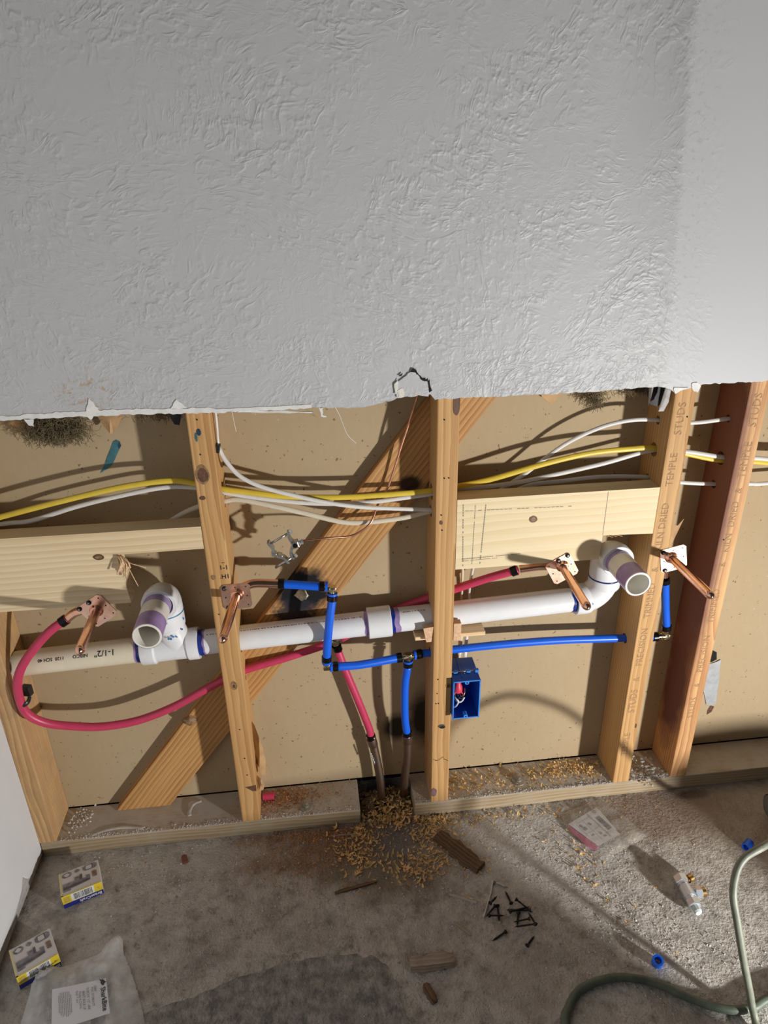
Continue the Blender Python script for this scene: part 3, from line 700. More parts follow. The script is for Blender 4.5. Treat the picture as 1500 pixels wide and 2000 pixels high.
for k in range(7):
    a_ = random.uniform(-.2, 1.3); z_ = random.uniform(.505, .545); r_ = .0309
    Geo().add(*disc_xz((xv + r_ * math.sin(a_), z_), random.uniform(.0012, .003), random.uniform(.0012, .0035), .042 - r_ * math.cos(a_) - .0003, 8)).obj('glue_spot', M_glue2, TEE)
elbow_out(.349, .612, .556, -.006); ring((.349, .042, .5535), (0, 0, 1), .0311, .0025, M_glue, 'glue_line')
s2 = stub(.349, .612, .004, -.090, M_pvc_stub, [(.0095, .020), (.055, .0935)])
# sweep elbow at the right end
path = [A(.300)]; rb = .046; cx, cz = .303, axz(.303) + rb
for k in range(10):
    t = k / 9 * math.pi / 2; path.append((cx + rb * math.sin(t), .042, cz - rb * math.cos(t)))
path.append((.349, .042, .556))
g = Geo().add(*tube(path, .0285, 36)); g.add(*lathe(A(.291), dirx, [(0, .0245), (0, .0300), (.0015, .0308), (.026, .0308), (.031, .0285)], 36)); g.add(*lathe((.349, .042, .531), (0, 0, 1), [(0, .0285), (.004, .0308), (.022, .0308), (.0225, .0245)], 36))
recalc(g.obj('sweep_elbow', M_pvc, DR, True))
Geo().add(*text_on_plane('x', .010, (.318, .0105, .512), (1, 0, 0), (0, .1, 1))).obj('pen_mark', M_glue2, DR)
# coupling
recalc(Geo().add(*lathe(A(-.1232), dirx, [(0, .0245), (0, .0297), (.001, .0305), (.0445, .0305), (.0455, .0297), (.0455, .0245)], 36)).obj('coupling', M_pvc, DR, True))
def band(x0, x1, mat, nm, rag=.002, dr=.0004):
    sg = 40; V = []; F = []; n1 = Vector((0, 1, 0)); n2 = dirx.cross(n1)
    for e, xx in ((0, x0), (1, x1)):
        for k in range(sg):
            t = 2 * math.pi * k / sg; w = rag * mnoise.noise(Vector((math.cos(t) * 2, math.sin(t) * 2, xx * 90)))
            V.append(A(xx + w) + (n1 * math.cos(t) + n2 * math.sin(t)) * (R + dr))
    F = [(k, (k + 1) % sg, sg + (k + 1) % sg, sg + k) for k in range(sg)]
    return Geo().add(V, F).obj(nm, mat, DR, True)
band(-.130, -.1225, M_purple, 'primer_band'); band(-.078, -.0705, M_glue, 'glue_band', .003, .0007); band(-.0715, -.0615, M_purple, 'primer_band', .004)
band(-.4475, -.4375, M_glue, 'glue_band', .0035, .0009); band(-.4375, -.434, M_purple, 'primer_band', .003); band(-.5605, -.5525, M_glue, 'glue_band', .002, .0007); band(-.5640, -.560, M_purple, 'primer_band', .002)
band(.283, .2925, M_glue, 'glue_band', .003, .0008)
# print on the cream pipe (upside down), wrapped round it
def wrap_text(s, size, xc, th, bold, mat, parent, nm='print', flip=True):
    v, f = text2d(s, size, bold); V = []
    bm = bmesh.new(); bv = [bm.verts.new((a, b, 0)) for a, b in v]
    for q in f: bm.faces.new([bv[i] for i in q])
    bmesh.ops.triangulate(bm, faces=bm.faces[:])
    for _ in range(3): bmesh.ops.subdivide_edges(bm, edges=[e for e in bm.edges if e.calc_length() > .0022], cuts=1)
    bmesh.ops.triangulate(bm, faces=bm.faces[:])
    bm.verts.index_update(); v = [(q.co.x, q.co.y) for q in bm.verts]; f = [tuple(q.index for q in p.verts) for p in bm.faces]; bm.free()
    for (a, b) in v:
        if flip: a, b = -a, -b
        t = th + b / R; c = A(xc + a)
        V.append(c + Vector((0, -math.cos(t), math.sin(t))) * (R + .0003))
    return Geo().add(V, f).obj(nm, mat, parent)
wrap_text('1-1/2"', .0155, -.6165, math.radians(37), .01, M_black_ink, PIPE1)
wrap_text('NIBCO', .0088, -.6605, math.radians(36), .02, M_black_ink, PIPE1)
wrap_text('1120  SCH 40', .0083, -.7130, math.radians(35), .02, M_black_ink, PIPE1)
# faint small red lines of print on top of the white pipes (too small to read)
for x0, x1, P in ((-.43, -.409, PIPE2), (-.365, -.135, PIPE2), (-.055, -.01, PIPE3)):
    g = Geo(); x = x0
    while x < x1:
        w = random.uniform(.0015, .005); t = math.radians(66)
        V = []
        for xx, dt in ((x, -.035), (x + w, -.035), (x + w, .035), (x, .035)):
            V.append(A(xx) + Vector((0, -math.cos(t + dt), math.sin(t + dt))) * (R + .0003))
        g.add(V, [(0, 1, 2, 3)]); x += w + random.uniform(.001, .0035)
    g.obj('tiny_print', M_red_print, P)
# shims holding the pipe at the middle stud
zz = axz(.05) - R
o = mesh_obj('wood_shim', *box(-.034, .105, .012, .050, zz - .0125, zz - .0042, .0008), MW_shim, loc=(.03, .03, zz - .0125)); recalc(o, 0); tag(o, 'long flat wood shim lying under the drain pipe at the middle stud', 'shim', 'wood shims')
o = mesh_obj('wood_shim', *box(.0385, .0535, .000, .0145, zz - .012, zz + .028, .0008), [M_grain_end], loc=(.046, .008, zz - .012)); recalc(o, 0); tag(o, 'short upright shim right of the middle stud, end grain showing', 'shim', 'wood shims')
o = mesh_obj('wood_shim', *prism_xz([(-.020, zz + .022), (-.0005, zz + .024), (-.004, zz - .010), (-.014, zz - .010)], .001, .013), M_grain_end, loc=(-.01, .007, zz - .01)); recalc(o, 0); tag(o, 'tapered shim wedged upright left of the middle stud', 'shim', 'wood shims')

# ================================================================= COPPER STUB-OUTS
def screw_head(c, r, nrm, parent):
    c = Vector(c); g = Geo().add(*lathe(c, nrm, [(0, r), (.0015, r * .95), (.0028, r * .55), (.003, 0.0001)], 18))
    h = recalc(g.obj('screw', M_screw, parent, True))
    n = Vector(nrm).normalized(); t1 = n.orthogonal().normalized(); t2 = n.cross(t1); g = Geo()
    for t, u in ((t1, t2), (t2, t1)): g.add(*obox(c + n * .0028, t, u, n, r * .45, r * .11, .0004))
    g.obj('cross_recess', M_zinc, h)
def stubout(label, pc, rot, base, tip, leg, screws, holes=True):
    t = thing('copper_stub_out', label, 'pipe stub', (pc[0], 0, pc[1]), 'copper stub-outs')
    rot = math.radians(rot); ux = Vector((math.cos(rot), 0, math.sin(rot))); uz = Vector((-math.sin(rot), 0, math.cos(rot))); c = Vector((pc[0], -.0011, pc[1]))
    hw = .0255; k = .005; poly = [(-hw + k, -hw), (hw - k, -hw), (hw, -hw + k), (hw, hw - k), (hw - k, hw), (-hw + k, hw), (-hw, hw - k), (-hw, -hw + k)]
    V = [c + ux * a + uz * b + Vector((0, e, 0)) for e in (-.0008, .0008) for a, b in poly]; n = 8
    F = [tuple(range(n)), tuple(range(2 * n - 1, n - 1, -1))] + [(i, i + n, (i + 1) % n + n, (i + 1) % n) for i in range(n)]
    p = recalc(Geo().add(V, F).obj('bracket_plate', M_copper_plate, t), 0)
    for a, b in ((-.019, .0), (.019, 0), (0, .019), (0, -.019), (.019, .019), (.019, -.019), (-.019, .019), (-.019, -.019)):
        if any(abs(a - sa) + abs(b - sb) < .008 for sa, sb in screws): continue
        q = c + ux * a + uz * b + Vector((0, -.0008, 0)); recalc(Geo().add(*disc_xz((q.x, q.z), .0013, .0013, q.y - .0002, 10, .0002, 0)).obj('plate_hole', M_dark, p), 0)
    for a, b in screws: screw_head(c + ux * a + uz * b + Vector((0, -.0008, 0)), .0045, (0, -1, 0), t)
    base, tip = Vector(base), Vector(tip); d = (tip - base).normalized(); L = (tip - base).length; r = .0080
    lg = [Vector(q) for q in leg]
    g = Geo().add(*lathe(base + Vector((0, .004, 0)), d, [(0, r), (L - .010, r), (L - .006, r * .97), (L - .002, r * .80), (L + .001, r * .5), (L + .0025, r * .12), (L + .0026, 0.0001)], 26))
    recalc(g.obj('tube', M_copper, t, True))
    recalc(Geo().add(*lathe(base, d, [(-.002, .0125), (.0015, .0120), (.004, .0098), (.0075, .0094), (.008, r)], 26)).obj('collar', M_copper, t, True))
    b0 = base + Vector((0, .006, 0))
    recalc(Geo().add(*tube(smooth_path([base + Vector((0, .0035, 0)), base + Vector((0, .012, 0)) + (lg[0] - base) * .12] + lg, 6), r, 22)).obj('tube_leg', M_copper, t, True))
    return t
stubout('copper stub-out at the far left, feeding the red pipe loop', (-.604, .587), 31.5, (-.6055, -.001, .588), (-.5976, -.14, .5958), [(-.626, .013, .583), (-.647, .015, .5775), (-.6646, .018, .5645)], [(0.0, .0215), (-.0215, .021)])
stubout('copper stub-out on the second stud, feeding the blue pipe', (-.361, .5955), 2, (-.3596, -.001, .5997), (-.3745, -.14, .5944), [(-.345, .014, .606), (-.326, .018, .6085), (-.2851, .020, .6025)], [(-.019, .019), (-.017, -.021)])
stubout('copper stub-out below the knotted pine block, feeding the red pipe', (.242, .603), 28.5, (.2423, -.001, .6087), (.2395, -.14, .6019), [(.228, .013, .602), (.205, .019, .600), (.1691, .025, .594)], [(.001, .0205), (.0205, .021)])
stubout('copper stub-out at the right, bright plate on the stamped stud', (.461, .607), 12, (.4556, -.001, .6103), (.4621, -.14, .6047), [(.4575, .012, .596), (.460, .018, .572), (.463, .022, .5560)], [(-.0195, .020), (-.0185, -.0205)])

# ================================================================= WATER PIPES
RP = .0080
def sub(path, n=6): return smooth_path(path, n)
def crimp(a, d, parent, w=.011, collar=None, r=.0098):
    a = Vector(a); d = Vector(d).normalized()
    k = recalc(Geo().add(*lathe(a, d, [(0, RP), (0, r), (w, r), (w, RP)], 20)).obj('crimp_ring', M_blackring, parent, True))
    if collar is not None: recalc(Geo().add(*lathe(a + d * (w + .0015), d, [(0, RP), (0, r * .97), (.0045, r * .97), (.0045, RP)], 20)).obj('pipe_end', collar, parent, True))
def fitting(c, dirs, parent, mat=M_brass, L=.014):
    g = Geo(); c = Vector(c)
    for d in dirs: d = Vector(d).normalized(); g.add(*lathe(c, d, [(0, .0068), (L * .75, .0068), (L * .75, .0052), (L * 1.6, .0052)], 16))
    g.add(*obox(c, (1, 0, 0), (0, 1, 0), (0, 0, 1), .0066, .0066, .0066, .002))
    return recalc(g.obj('fitting', mat, parent, True))
HOT = thing('hot_water_pipe', 'red flexible water pipe looping left, crossing behind the drain and rising from the floor', 'pipe', (-.103, .057, 0))
pA = [(-.6646, .018, .5645), (-.6995, .010, .543), (-.7368, .003, .5058), (-.7603, -.004, .4723), (-.7718, -.006, .433), (-.7700, -.004, .3813), (-.7455, .005, .3454), (-.7041, .015, .3235), (-.6501, .02, .3113), (-.5841, .03, .3101), (-.5126, .035, .3322), (-.4502, .042, .3614), (-.4189, .045, .3758), (-.3673, .05, .3952), (-.2857, .058, .4104), (-.2132, .066, .426), (-.199, .068, .4290)]
Geo().add(*tube(sub(pA), RP, 20)).obj('pipe', M_red, HOT, True)
pB = [(-.176, .070, .436), (-.1185, .0765, .4640), (-.0458, .0765, .4971), (-.0054, .070, .5145), (.0539, .060, .539), (.1106, .045, .5661), (.1559, .03, .5868), (.1665, .0265, .5920)]
Geo().add(*tube(sub(pB), RP, 20)).obj('pipe', M_red, HOT, True)
pC = [(-.1850, .069, .4170), (-.1696, .065, .3604), (-.1462, .061, .2827), (-.1265, .060, .2115), (-.1217, .060, .1850)]
Geo().add(*tube(sub(pC), RP, 20)).obj('pipe', M_red, HOT, True)
fitting((-.1875, .069, .4320), [(-1, 0, -.2), (1, 0, .45), (.2, 0, -1)], HOT)
crimp((-.1855, .069, .4215), (.25, -.02, -1), HOT); crimp((-.6665, .0175, .5635), (-.85, -.2, -.5), HOT, .012); crimp((.1650, .0270, .5912), (-.86, .2, -.42), HOT, .012)
crimp((-.1232, .060, .1905), (.2, 0, -1), HOT, .010, M_red)
pD = [(-.1213, .060, .187), (-.1160, .060, .150), (-.1098, .060, .1082), (-.1045, .0595, .06), (-.1025, .058, .0005)]
Geo().add(*tube(sub(pD), .0092, 20)).obj('copper_riser', M_oldcopper, HOT, True)
recalc(Geo().add(*lathe((-.1219, .060, .180), (.2, 0, -1), [(0, .0085), (.0, .0106), (.020, .0106), (.0225, .0092)], 20)).obj('riser_coupling', M_oldcopper, HOT, True))
g = Geo()
for k in range(5): g.add(*sphere((-.1235 + k * .0016, .0508, .142 - k * .006), .0014, .0014, .0045, 7, 5))
g.obj('solder_drip', M_chrome, HOT, True)
CLD = thing('cold_water_pipe', 'blue flexible water pipe with brass elbows and tee, rising from the floor', 'pipe', (-.05, .06, 0))
def bp(path, nm='pipe'): return Geo().add(*tube(sub(path), RP, 20)).obj(nm, M_blue, CLD, True)
bp([(-.2850, .020, .6025), (-.250, .017, .5990), (-.2060, .012, .5945)]); crimp((-.2865, .0205, .6027), (1, -.05, -.05), CLD, .011); crimp((-.2120, .013, .5951), (1, -.05, -.08), CLD, .009, M_blue)
bp([(-.1895, .009, .5700), (-.1953, .005, .5379), (-.2029, .003, .4827), (-.2070, .003, .4400)]); fitting((-.1885, .010, .5885), [(-1, .05, .08), (-.1, -.1, -1)], CLD)
crimp((-.1905, .008, .5665), (.1, .1, 1), CLD, .009, M_blue); crimp((-.2064, .003, .4455), (-.08, 0, -1), CLD, .009, M_blue)
fitting((-.2080, .003, .4225), [(.05, 0, 1), (1, .1, -.1)], CLD)
bp([(-.1905, .004, .4190), (-.1462, .010, .4136), (-.0948, .020, .4115), (-.0660, .026, .4105)]); crimp((-.1870, .0045, .4188), (-1, -.1, .08), CLD, .009, M_blue); crimp((-.0690, .0255, .4106), (1, .15, -.02), CLD, .010)
fitting((-.0454, .0300, .4095), [(-1, -.15, 0), (1, .12, 0), (0, 0, -1)], CLD)
bp([(-.0250, .0335, .4097), (-.0022, .035, .4098), (.0527, .038, .4109), (.1703, .042, .4102), (.2791, .044, .4069), (.412, .044, .399), (.4760, .044, .3960)]); crimp((-.0280, .033, .4097), (-1, -.1, 0), CLD, .0, M_blue)
crimp((-.0262, .0333, .4097), (1, .1, 0), CLD, .009)
bp([(-.0458, .0300, .3880), (-.0519, .030, .3362), (-.0519, .032, .2549), (-.0476, .035, .2080)]); crimp((-.0460, .030, .3860), (.05, 0, 1), CLD, .008, M_blue); crimp((-.0474, .0352, .2120), (.03, .05, -1), CLD, .010, M_blue)
pE = [(-.0471, .0355, .2050), (-.0466, .040, .1487), (-.0490, .048, .09), (-.0505, .055, .045), (-.0505, .0600, .0005)]
Geo().add(*tube(sub(pE), .0092, 20)).obj('copper_riser', M_oldcopper, CLD, True)
recalc(Geo().add(*lathe((-.0471, .0356, .2005), (.02, .07, -1), [(0, .0085), (.0, .0106), (.018, .0106), (.0205, .0092)], 20)).obj('riser_coupling', M_oldcopper, CLD, True))
fitting((.5035, .044, .3955), [(-1, 0, 0), (-.1, -.05, 1)], CLD); crimp((.4735, .044, .3960), (1, 0, 0), CLD, .010)
bp([(.4995, .0430, .4190), (.4888, .040, .4648), (.4780, .033, .5060), (.4685, .0262, .5400)]); crimp((.5007, .0432, .4125), (-.15, -.05, 1), CLD, .011); crimp((.4690, .0265, .5380), (-.3, -.2, 1), CLD, .012)
# black pipe clip on the corner stud
CL = thing('pipe_clip', 'small black plastic clip holding the red loop to the corner stud', 'clip', (-.772, .01, .40))
recalc(Geo().add(*tube(sub([(-.783, .006, .4045), (-.775, -.010, .4005), (-.762, -.006, .4035), (-.760, .006, .4080)]), .0045, 10, r2=.0022)).obj('hook', M_blackplastic, CL, True))
recalc(Geo().add(*obox((-.7665, .016, .416), (1, -.3, 0), (.3, 1, 0), (0, 0, 1), .0085, .006, .0105, .0015)).obj('clip_body', M_blackplastic, CL))

# ================================================================= CABLES
def cable(name, label, paths, mat, w=.0050, t=.0027, group='electrical cables through the studs'):
    """each path one visible run of the same cable"""
    g = Geo()
    for p in paths: g.add(*tube(sub(p, 5), w, 14, True, (0, 0.25, 1), t))
    o = g.obj(name, mat, None, True, loc=paths[0][0]); return tag(o, label, 'cable', group)
cable('electrical_cable', 'yellow cable running through all the studs', [[(-.90, .042, .725), (-.7434, .042, .7596), (-.6382, .040, .783), (-.5335, .040, .8026), (-.4561, .042, .808), (-.4159, .043, .8003), (-.3697, .042, .7872), (-.3292, .04, .7797), (-.259, .036, .7682), (-.1691, .036, .7603), (-.0774, .040, .7582), (-.0048, .042, .7594), (.0467, .042, .7651), (.1096, .040, .7761), (.203, .038, .8001), (.2878, .04, .8148), (.3648, .042, .8182), (.4116, .042, .8175), (.4753, .042, .8029), (.5464, .042, .7855), (.6183, .042, .7782), (.70, .042, .768), (.9, .042, .763), (1.9, .042, .77)]], M_yellow)
cable('electrical_cable', 'white cable running just below the yellow one', [[(-.90, .048, .725), (-.7486, .048, .7436), (-.6975, .048, .7467), (-.617, .048, .7682), (-.5375, .048, .784), (-.4674, .048, .7938), (-.4173, .049, .7900), (-.371, .048, .7788), (-.2955, .047, .7611), (-.2061, .045, .747), (-.1143, .046, .7428), (-.0039, .049, .7500), (.0479, .048, .7553), (.1496, .048, .7618), (.2258, .046, .7742), (.3212, .046, .7915), (.4147, .049, .8109), (.477, .039, .8073), (.5477, .038, .7931), (.6171, .040, .786), (.70, .04, .776), (.9, .04, .772), (1.9, .04, .78)]], M_white, .0041, .0026)
cable('electrical_cable', 'white cable hanging down beside the second stud and curving right', [[(-.363, .03, 1.05), (-.363, .03, .9255), (-.3645, .03, .8798), (-.3625, .03, .8598), (-.3527, .029, .8381), (-.3338, .028, .8136), (-.3009, .027, .7935), (-.2496, .026, .7747), (-.1881, .028, .7549), (-.1338, .033, .741), (-.078, .04, .7309), (-.0019, .046, .7203), (.04, .050, .716), (.085, .056, .718), (.1291, .057, .7441), (.18, .055, .7796), (.2432, .052, .8294), (.3051, .048, .8597), (.3585, .045, .8717), (.4071, .045, .8702), (.4746, .045, .8609), (.5446, .045, .865), (.575, .045, .866)]], M_white, .0038, .0025)
cable('electrical_cable', 'cream cable sagging lowest between the second and middle studs', [[(-.52, .06, .690), (-.4544, .05, .7354), (-.4127, .05, .7535), (-.3696, .05, .7605), (-.3404, .05, .7613), (-.2789, .046, .7452), (-.2254, .044, .7284), (-.1617, .044, .7075), (-.1149, .046, .7031), (-.0486, .048, .7067), (-.001, .050, .7148), (.04, .054, .712), (.058, .062, .69), (.064, .062, .64), (.0657, .058, .5806), (.0675, .066, .5263), (.0690, .068, .47), (.0670, .058, .4356), (.064, .050, .395), (.063, .046, .384)]], M_cream, .0046, .0027)
cable('electrical_cable', 'thin white cable running low behind the right pine block', [[(.075, .046, .384), (.080, .060, .4356), (.0845, .068, .500), (.083, .066, .531), (.0859, .060, .579), (.10, .060, .66), (.13, .060, .72), (.1805, .056, .7511), (.2481, .052, .759), (.3263, .05, .7633), (.4169, .05, .7565), (.4778, .05, .7423), (.5479, .05, .7346), (.6236, .05, .7298), (.6584, .05, .7286), (.9, .05, .732), (1.9, .05, .74)]], M_white, .0038, .0025)
# staple holding the hanging cable
o = Geo().add(*obox((-.3655, .024, .868), (1, 0, -.2), (0, 1, 0), (.2, 0, 1), .004, .006, .007, .001)).obj('cable_staple', M_blackplastic, None, loc=(-.3655, .024, .868)); tag(o, 'black staple pinning the hanging white cable to the second stud', 'staple')

# ================================================================= ELECTRICAL BOX
EB = thing('electrical_box', 'open blue plastic electrical box nailed to the middle stud', 'electrical box', (.066, .02, .277))
x0, x1, z0, z1, yf, yb, w = .0385, .0935, .2775, .3705, -.013, .062, .0018
for nm, b in (('side_wall', (x0, x0 + w, yf, yb, z0, z1)), ('side_wall', (x1 - w, x1, yf, yb, z0, z1)), ('top_wall', (x0 + w, x1 - w, yf, yb, z1 - w, z1)), ('bottom_wall', (x0 + w, x1 - w, yf, yb, z0, z0 + w)), ('back_wall', (x0 + w, x1 - w, yb - w, yb, z0 + w, z1 - w))):
    recalc(Geo().add(*box(*b, .0005)).obj(nm, M_boxblue, EB), 0)
g = Geo(); e = .0012
for b in ((x0, x1, z1 - .0022, z1 + .0004), (x0, x1, z0 - .0004, z0 + .0022), (x0 - .0001, x0 + .0022, z0, z1), (x1 - .0022, x1 + .0004, z0, z1)): g.add(*box(b[0], b[1], yf - e, yf + .0003, b[2], b[3], .0004))
recalc(g.obj('rim', M_boxlite, EB), 0)
for zc, s in ((z1 - .0045, -1), (z0 + .0045, 1)):
    tb = recalc(Geo().add(*lathe((.066, yf - .001, zc), (0, 1, 0), [(0, .0018), (0, .0042), (.012, .0042), (.012, .0018)], 16)).obj('screw_tab', M_boxlite, EB, True))
    Geo().add(*cyl((.066, yf - .0005, zc), (.066, yf + .010, zc), .0018, 10)).obj('tab_hole', M_dark, tb, True)
for xc in (.048, .074): recalc(Geo().add(*box(xc - .0042, xc + .0042, .010, .018, z1, z1 + .0045, .0008)).obj('nail_guide', M_boxlite, EB), 0)
recalc(Geo().add(*box(x1 - .006, x1 + .002, .010, .018, z1 - .001, z1 + .0055, .0008)).obj('nail_guide', M_boxlite, EB), 0)
Geo().add(*cyl((.028, .014, z1 + .0022), (.0935, .014, z1 + .0026), .0015, 8)).obj('nail', M_brass, EB, True)
recalc(Geo().add(*box(x0 + .0195, x0 + .0225, .0, .06, z1, z1 + .0018)).obj('rib', M_boxblue, EB), 0)
recalc(Geo().add(*obox((.068, .03, z0 + .0027), (1, 0, 0), (0, 1, 0), (0, 0, 1), .0012, .026, .0009)).obj('rib', M_boxblue, EB), 0)
WN = thing('wire_nut', 'red wire nut capping the wires inside the blue box', 'wire nut', (.054, .012, .335))
recalc(Geo().add(*lathe((.0535, .012, .327), (.02, 0, 1), [(0, .0092), (.004, .0098), (.012, .0090), (.018, .0062), (.030, .0052), (.0305, 0.0001)], 12)).obj('cap', M_nut, WN))
for s, a in (((.0465, .010, .328), -.6), ((.0600, .010, .328), .6)): recalc(Geo().add(*obox(s, (1, 0, a), (0, 1, 0), (-a, 0, 1), .0012, .006, .0075, .0006)).obj('wing', M_nut, WN), 0)
def wire(label, p, r, mat): return tag(Geo().add(*tube(sub(p), r, 9)).obj('box_wire', mat, None, True, loc=p[0]), label, 'wire', 'wires inside the blue box')
wire('thick white wire hooking out of the blue box below the nut', [(.0425, .020, .285), (.046, .008, .290), (.050, .002, .299), (.053, .001, .309), (.049, .003, .314), (.044, .010, .318)], .0019, M_white)
wire('white wire curving right below the red nut', [(.046, .012, .312), (.052, .002, .3075), (.060, .001, .309), (.066, .004, .316)], .0018, M_white)
wire('black wire bending up to the right into the red nut', [(.052, .012, .327), (.054, .006, .318), (.060, .004, .314), (.066, .006, .322), (.069, .014, .330)], .0017, M_blackplastic)
wire('bare copper wire looping under the red nut', [(.056, .010, .327), (.059, .003, .320), (.066, .004, .326), (.068, .012, .334)], .0011, M_wire)
wire('black wire looping left under the red nut', [(.050, .010, .327), (.046, .003, .320), (.050, .002, .311), (.056, .004, .318)], .0016, M_blackplastic)

# ================================================================= GROUND CLAMP AND WIRE
o = Geo().add(*tube(sub([(-.2420, .015, .6885), (-.2338, .015, .6899), (-.1918, .02, .6893), (-.1546, .03, .6846), (-.1307, .034, .6918), (-.1111, .038, .7076), (-.0959, .052, .738), (-.0762, .056, .7697), (-.0526, .053, .846), (-.03, .05, .9171), (-.005, .05, 1.0)]), .0021, 10)).obj('ground_wire', M_wire, None, True, loc=(-.2338, .015, .6899))
tag(o, 'bare copper ground wire hanging from above down to the clamp', 'wire')
GC = thing('ground_clamp', 'open grey metal ground clamp dangling from the copper wire', 'clamp', (-.27, .015, .65))
def strip(pts, w, t, nm, mat=M_zinc):
    P = [Vector((x, .015, z)) for x, z in pts]; g = Geo(); V = []; n = len(P)
    for i, p in enumerate(P):
        d = (P[min(i + 1, n - 1)] - P[max(i - 1, 0)]).normalized(); q = Vector((-d.z, 0, d.x)) * t / 2
        V += [p + q + Vector((0, -w / 2, 0)), p + q + Vector((0, w / 2, 0)), p - q + Vector((0, w / 2, 0)), p - q + Vector((0, -w / 2, 0))]
    F = [(0, 1, 2, 3), (4 * n - 1, 4 * n - 2, 4 * n - 3, 4 * n - 4)]
    for i in range(n - 1):
        for k in range(4): F.append((4 * i + k, 4 * i + (k + 1) % 4, 4 * i + 4 + (k + 1) % 4, 4 * i + 4 + k))
    return recalc(g.add(V, F).obj(nm, mat, GC), 30)
strip([(-.2600, .7105), (-.2600, .7010), (-.2575, .6945), (-.2530, .6890), (-.2530, .6830), (-.2570, .6760), (-.2590, .6680), (-.2570, .6600), (-.2530, .6585)], .013, .0046, 'upper_jaw')
strip([(-.2970, .6930), (-.2930, .6855), (-.2895, .6800), (-.2890, .6700), (-.2840, .6650), (-.2720, .6605), (-.2665, .6530), (-.2630, .6490)], .013, .0046, 'lower_jaw')
Geo().add(*cyl((-.2955, .015, .6870), (-.2595, .015, .7075), .0021, 12)).obj('bolt', M_zinc, GC, True)
Geo().add(*cyl((-.2885, .015, .6395), (-.2535, .015, .6605), .0023, 12)).obj('bolt', M_zinc, GC, True)
for c, d in (((-.2575, .015, .7085), (.86, 0, .5)), ((-.2520, .015, .6612), (.86, 0, .5))): recalc(Geo().add(*lathe(c, d, [(0, 0.0001), (0, .0046), (.0032, .0046), (.004, .003), (.004, .0001)], 6)).obj('bolt_head', M_chrome, GC))
for c in ((-.2890, .015, .6690), (-.2790, .015, .6640)): recalc(Geo().add(*obox(c, (1, 0, -.4), (0, 1, 0), (.4, 0, 1), .0045, .0075, .0032, .0008)).obj('jaw_tooth', M_zinc, GC), 0)
recalc(Geo().add(*obox((-.2500, .012, .6865), (1, 0, .25), (0, 1, 0), (-.25, 0, 1), .0065, .0075, .0060, .0012)).obj('wire_lug', M_zinc, GC), 0)
recalc(Geo().add(*lathe((-.2500, .0045, .6865), (0, -1, 0), [(0, .0042), (.001, .0042), (.001, .0001)], 14)).obj('lug_hole', M_blackring, GC), 0)
recalc(Geo().add(*lathe((-.2455, .015, .6875), (1, 0, .1), [(0, .0030), (.006, .0030), (.006, .0050), (.010, .0050), (.010, .0022)], 6)).obj('lug_screw', M_chrome, GC))

# ================================================================= BITS IN THE BAYS
def strands(name, label, cx, cy, cz, sx, sz, n, L, mat, group=None):
    g = Geo()
    for k in range(n):
        p = Vector((random.gauss(cx, sx), cy + random.gauss(0, .007), cz + random.uniform(-sz, sz * .6)))
        d = Vector((random.gauss(.2, .5), random.gauss(0, .25), -abs(random.gauss(.8, .4)))).normalized(); q = [p]
        for j in range(4):
            d = (d + Vector((random.gauss(0, .5), random.gauss(0, .2), random.gauss(0, .5)))).normalized(); q.append(q[-1] + d * L / 4)
        g.add(*tube(q, random.uniform(.0002, .0005), 4, False))
    o = g.obj(name, mat, None, loc=(cx, cy, cz), kind='stuff'); return tag(o, label, 'insulation', group)
strands('insulation_tuft', 'dark fuzzy insulation tuft hanging under the drywall at the left', -.632, .066, .915, .021, .022, 1700, .026, M_fluff)
strands('insulation_tuft', 'thin insulation wisp just left of the second stud', -.465, .06, .928, .02, .006, 160, .02, M_fluff)
strands('insulation_tuft', 'small insulation tuft hanging in the right bay', 0.296, .064, .915, .006, .014, 220, .018, M_fluff)
strands('insulation_tuft', 'insulation tuft tucked under the drywall beside the stamped stud', .372, .066, .930, .020, .008, 300, .018, M_fluff)
def sheet(name, label, cat, pts, th, mat, bend=.004, parent=None):
    """crumpled scrap: list of 3-D outline points, fanned about its middle with thickness"""
    P = [Vector(p) for p in pts]; c = sum(P, Vector()) / len(P) + Vector((0, -bend, 0)); n = len(P)
    mids = [(p * .5 + c * .5) + Vector((0, random.uniform(-bend, bend) * .7, 0)) for p in P]
    V = P + mids + [c]; F = []
    for i in range(n):
        j = (i + 1) % n; F += [(i, j, n + j, n + i), (n + i, n + j, 2 * n)]
    V2 = V + [v + Vector((0, th, 0)) for v in V]; m = len(V)
    F2 = F + [tuple(m + k for k in reversed(f)) for f in F] + [(i, m + i, m + (i + 1) % n, (i + 1) % n) for i in range(n)]
    o = mesh_obj(name, V2, F2, mat, parent, loc=c); recalc(o, 40)
    return tag(o, label, cat) if parent is None else o
sheet('kraft_scrap', 'torn brown paper scrap under the drywall at the far left', 'paper', [(-.72, .075, .96), (-.665, .075, .95), (-.672, .078, .918), (-.681, .08, .896), (-.690, .08, .903), (-.703, .08, .907), (-.72, .08, .93)], .0006, M_kraft)
sheet('kraft_scrap', 'pointed brown paper scrap right of the dark insulation tuft', 'paper', [(-.575, .07, .96), (-.51, .07, .955), (-.522, .07, .916), (-.533, .066, .898), (-.540, .066, .8905), (-.545, .066, .889), (-.556, .07, .905)], .0006, M_kraft)
sheet('kraft_scrap', 'triangular brown paper scrap under the drywall in the right bay', 'paper', [(.190, .078, .95), (.245, .078, .95), (.240, .080, .915), (.225, .080, .897), (.205, .080, .912)], .0006, M_kraft)
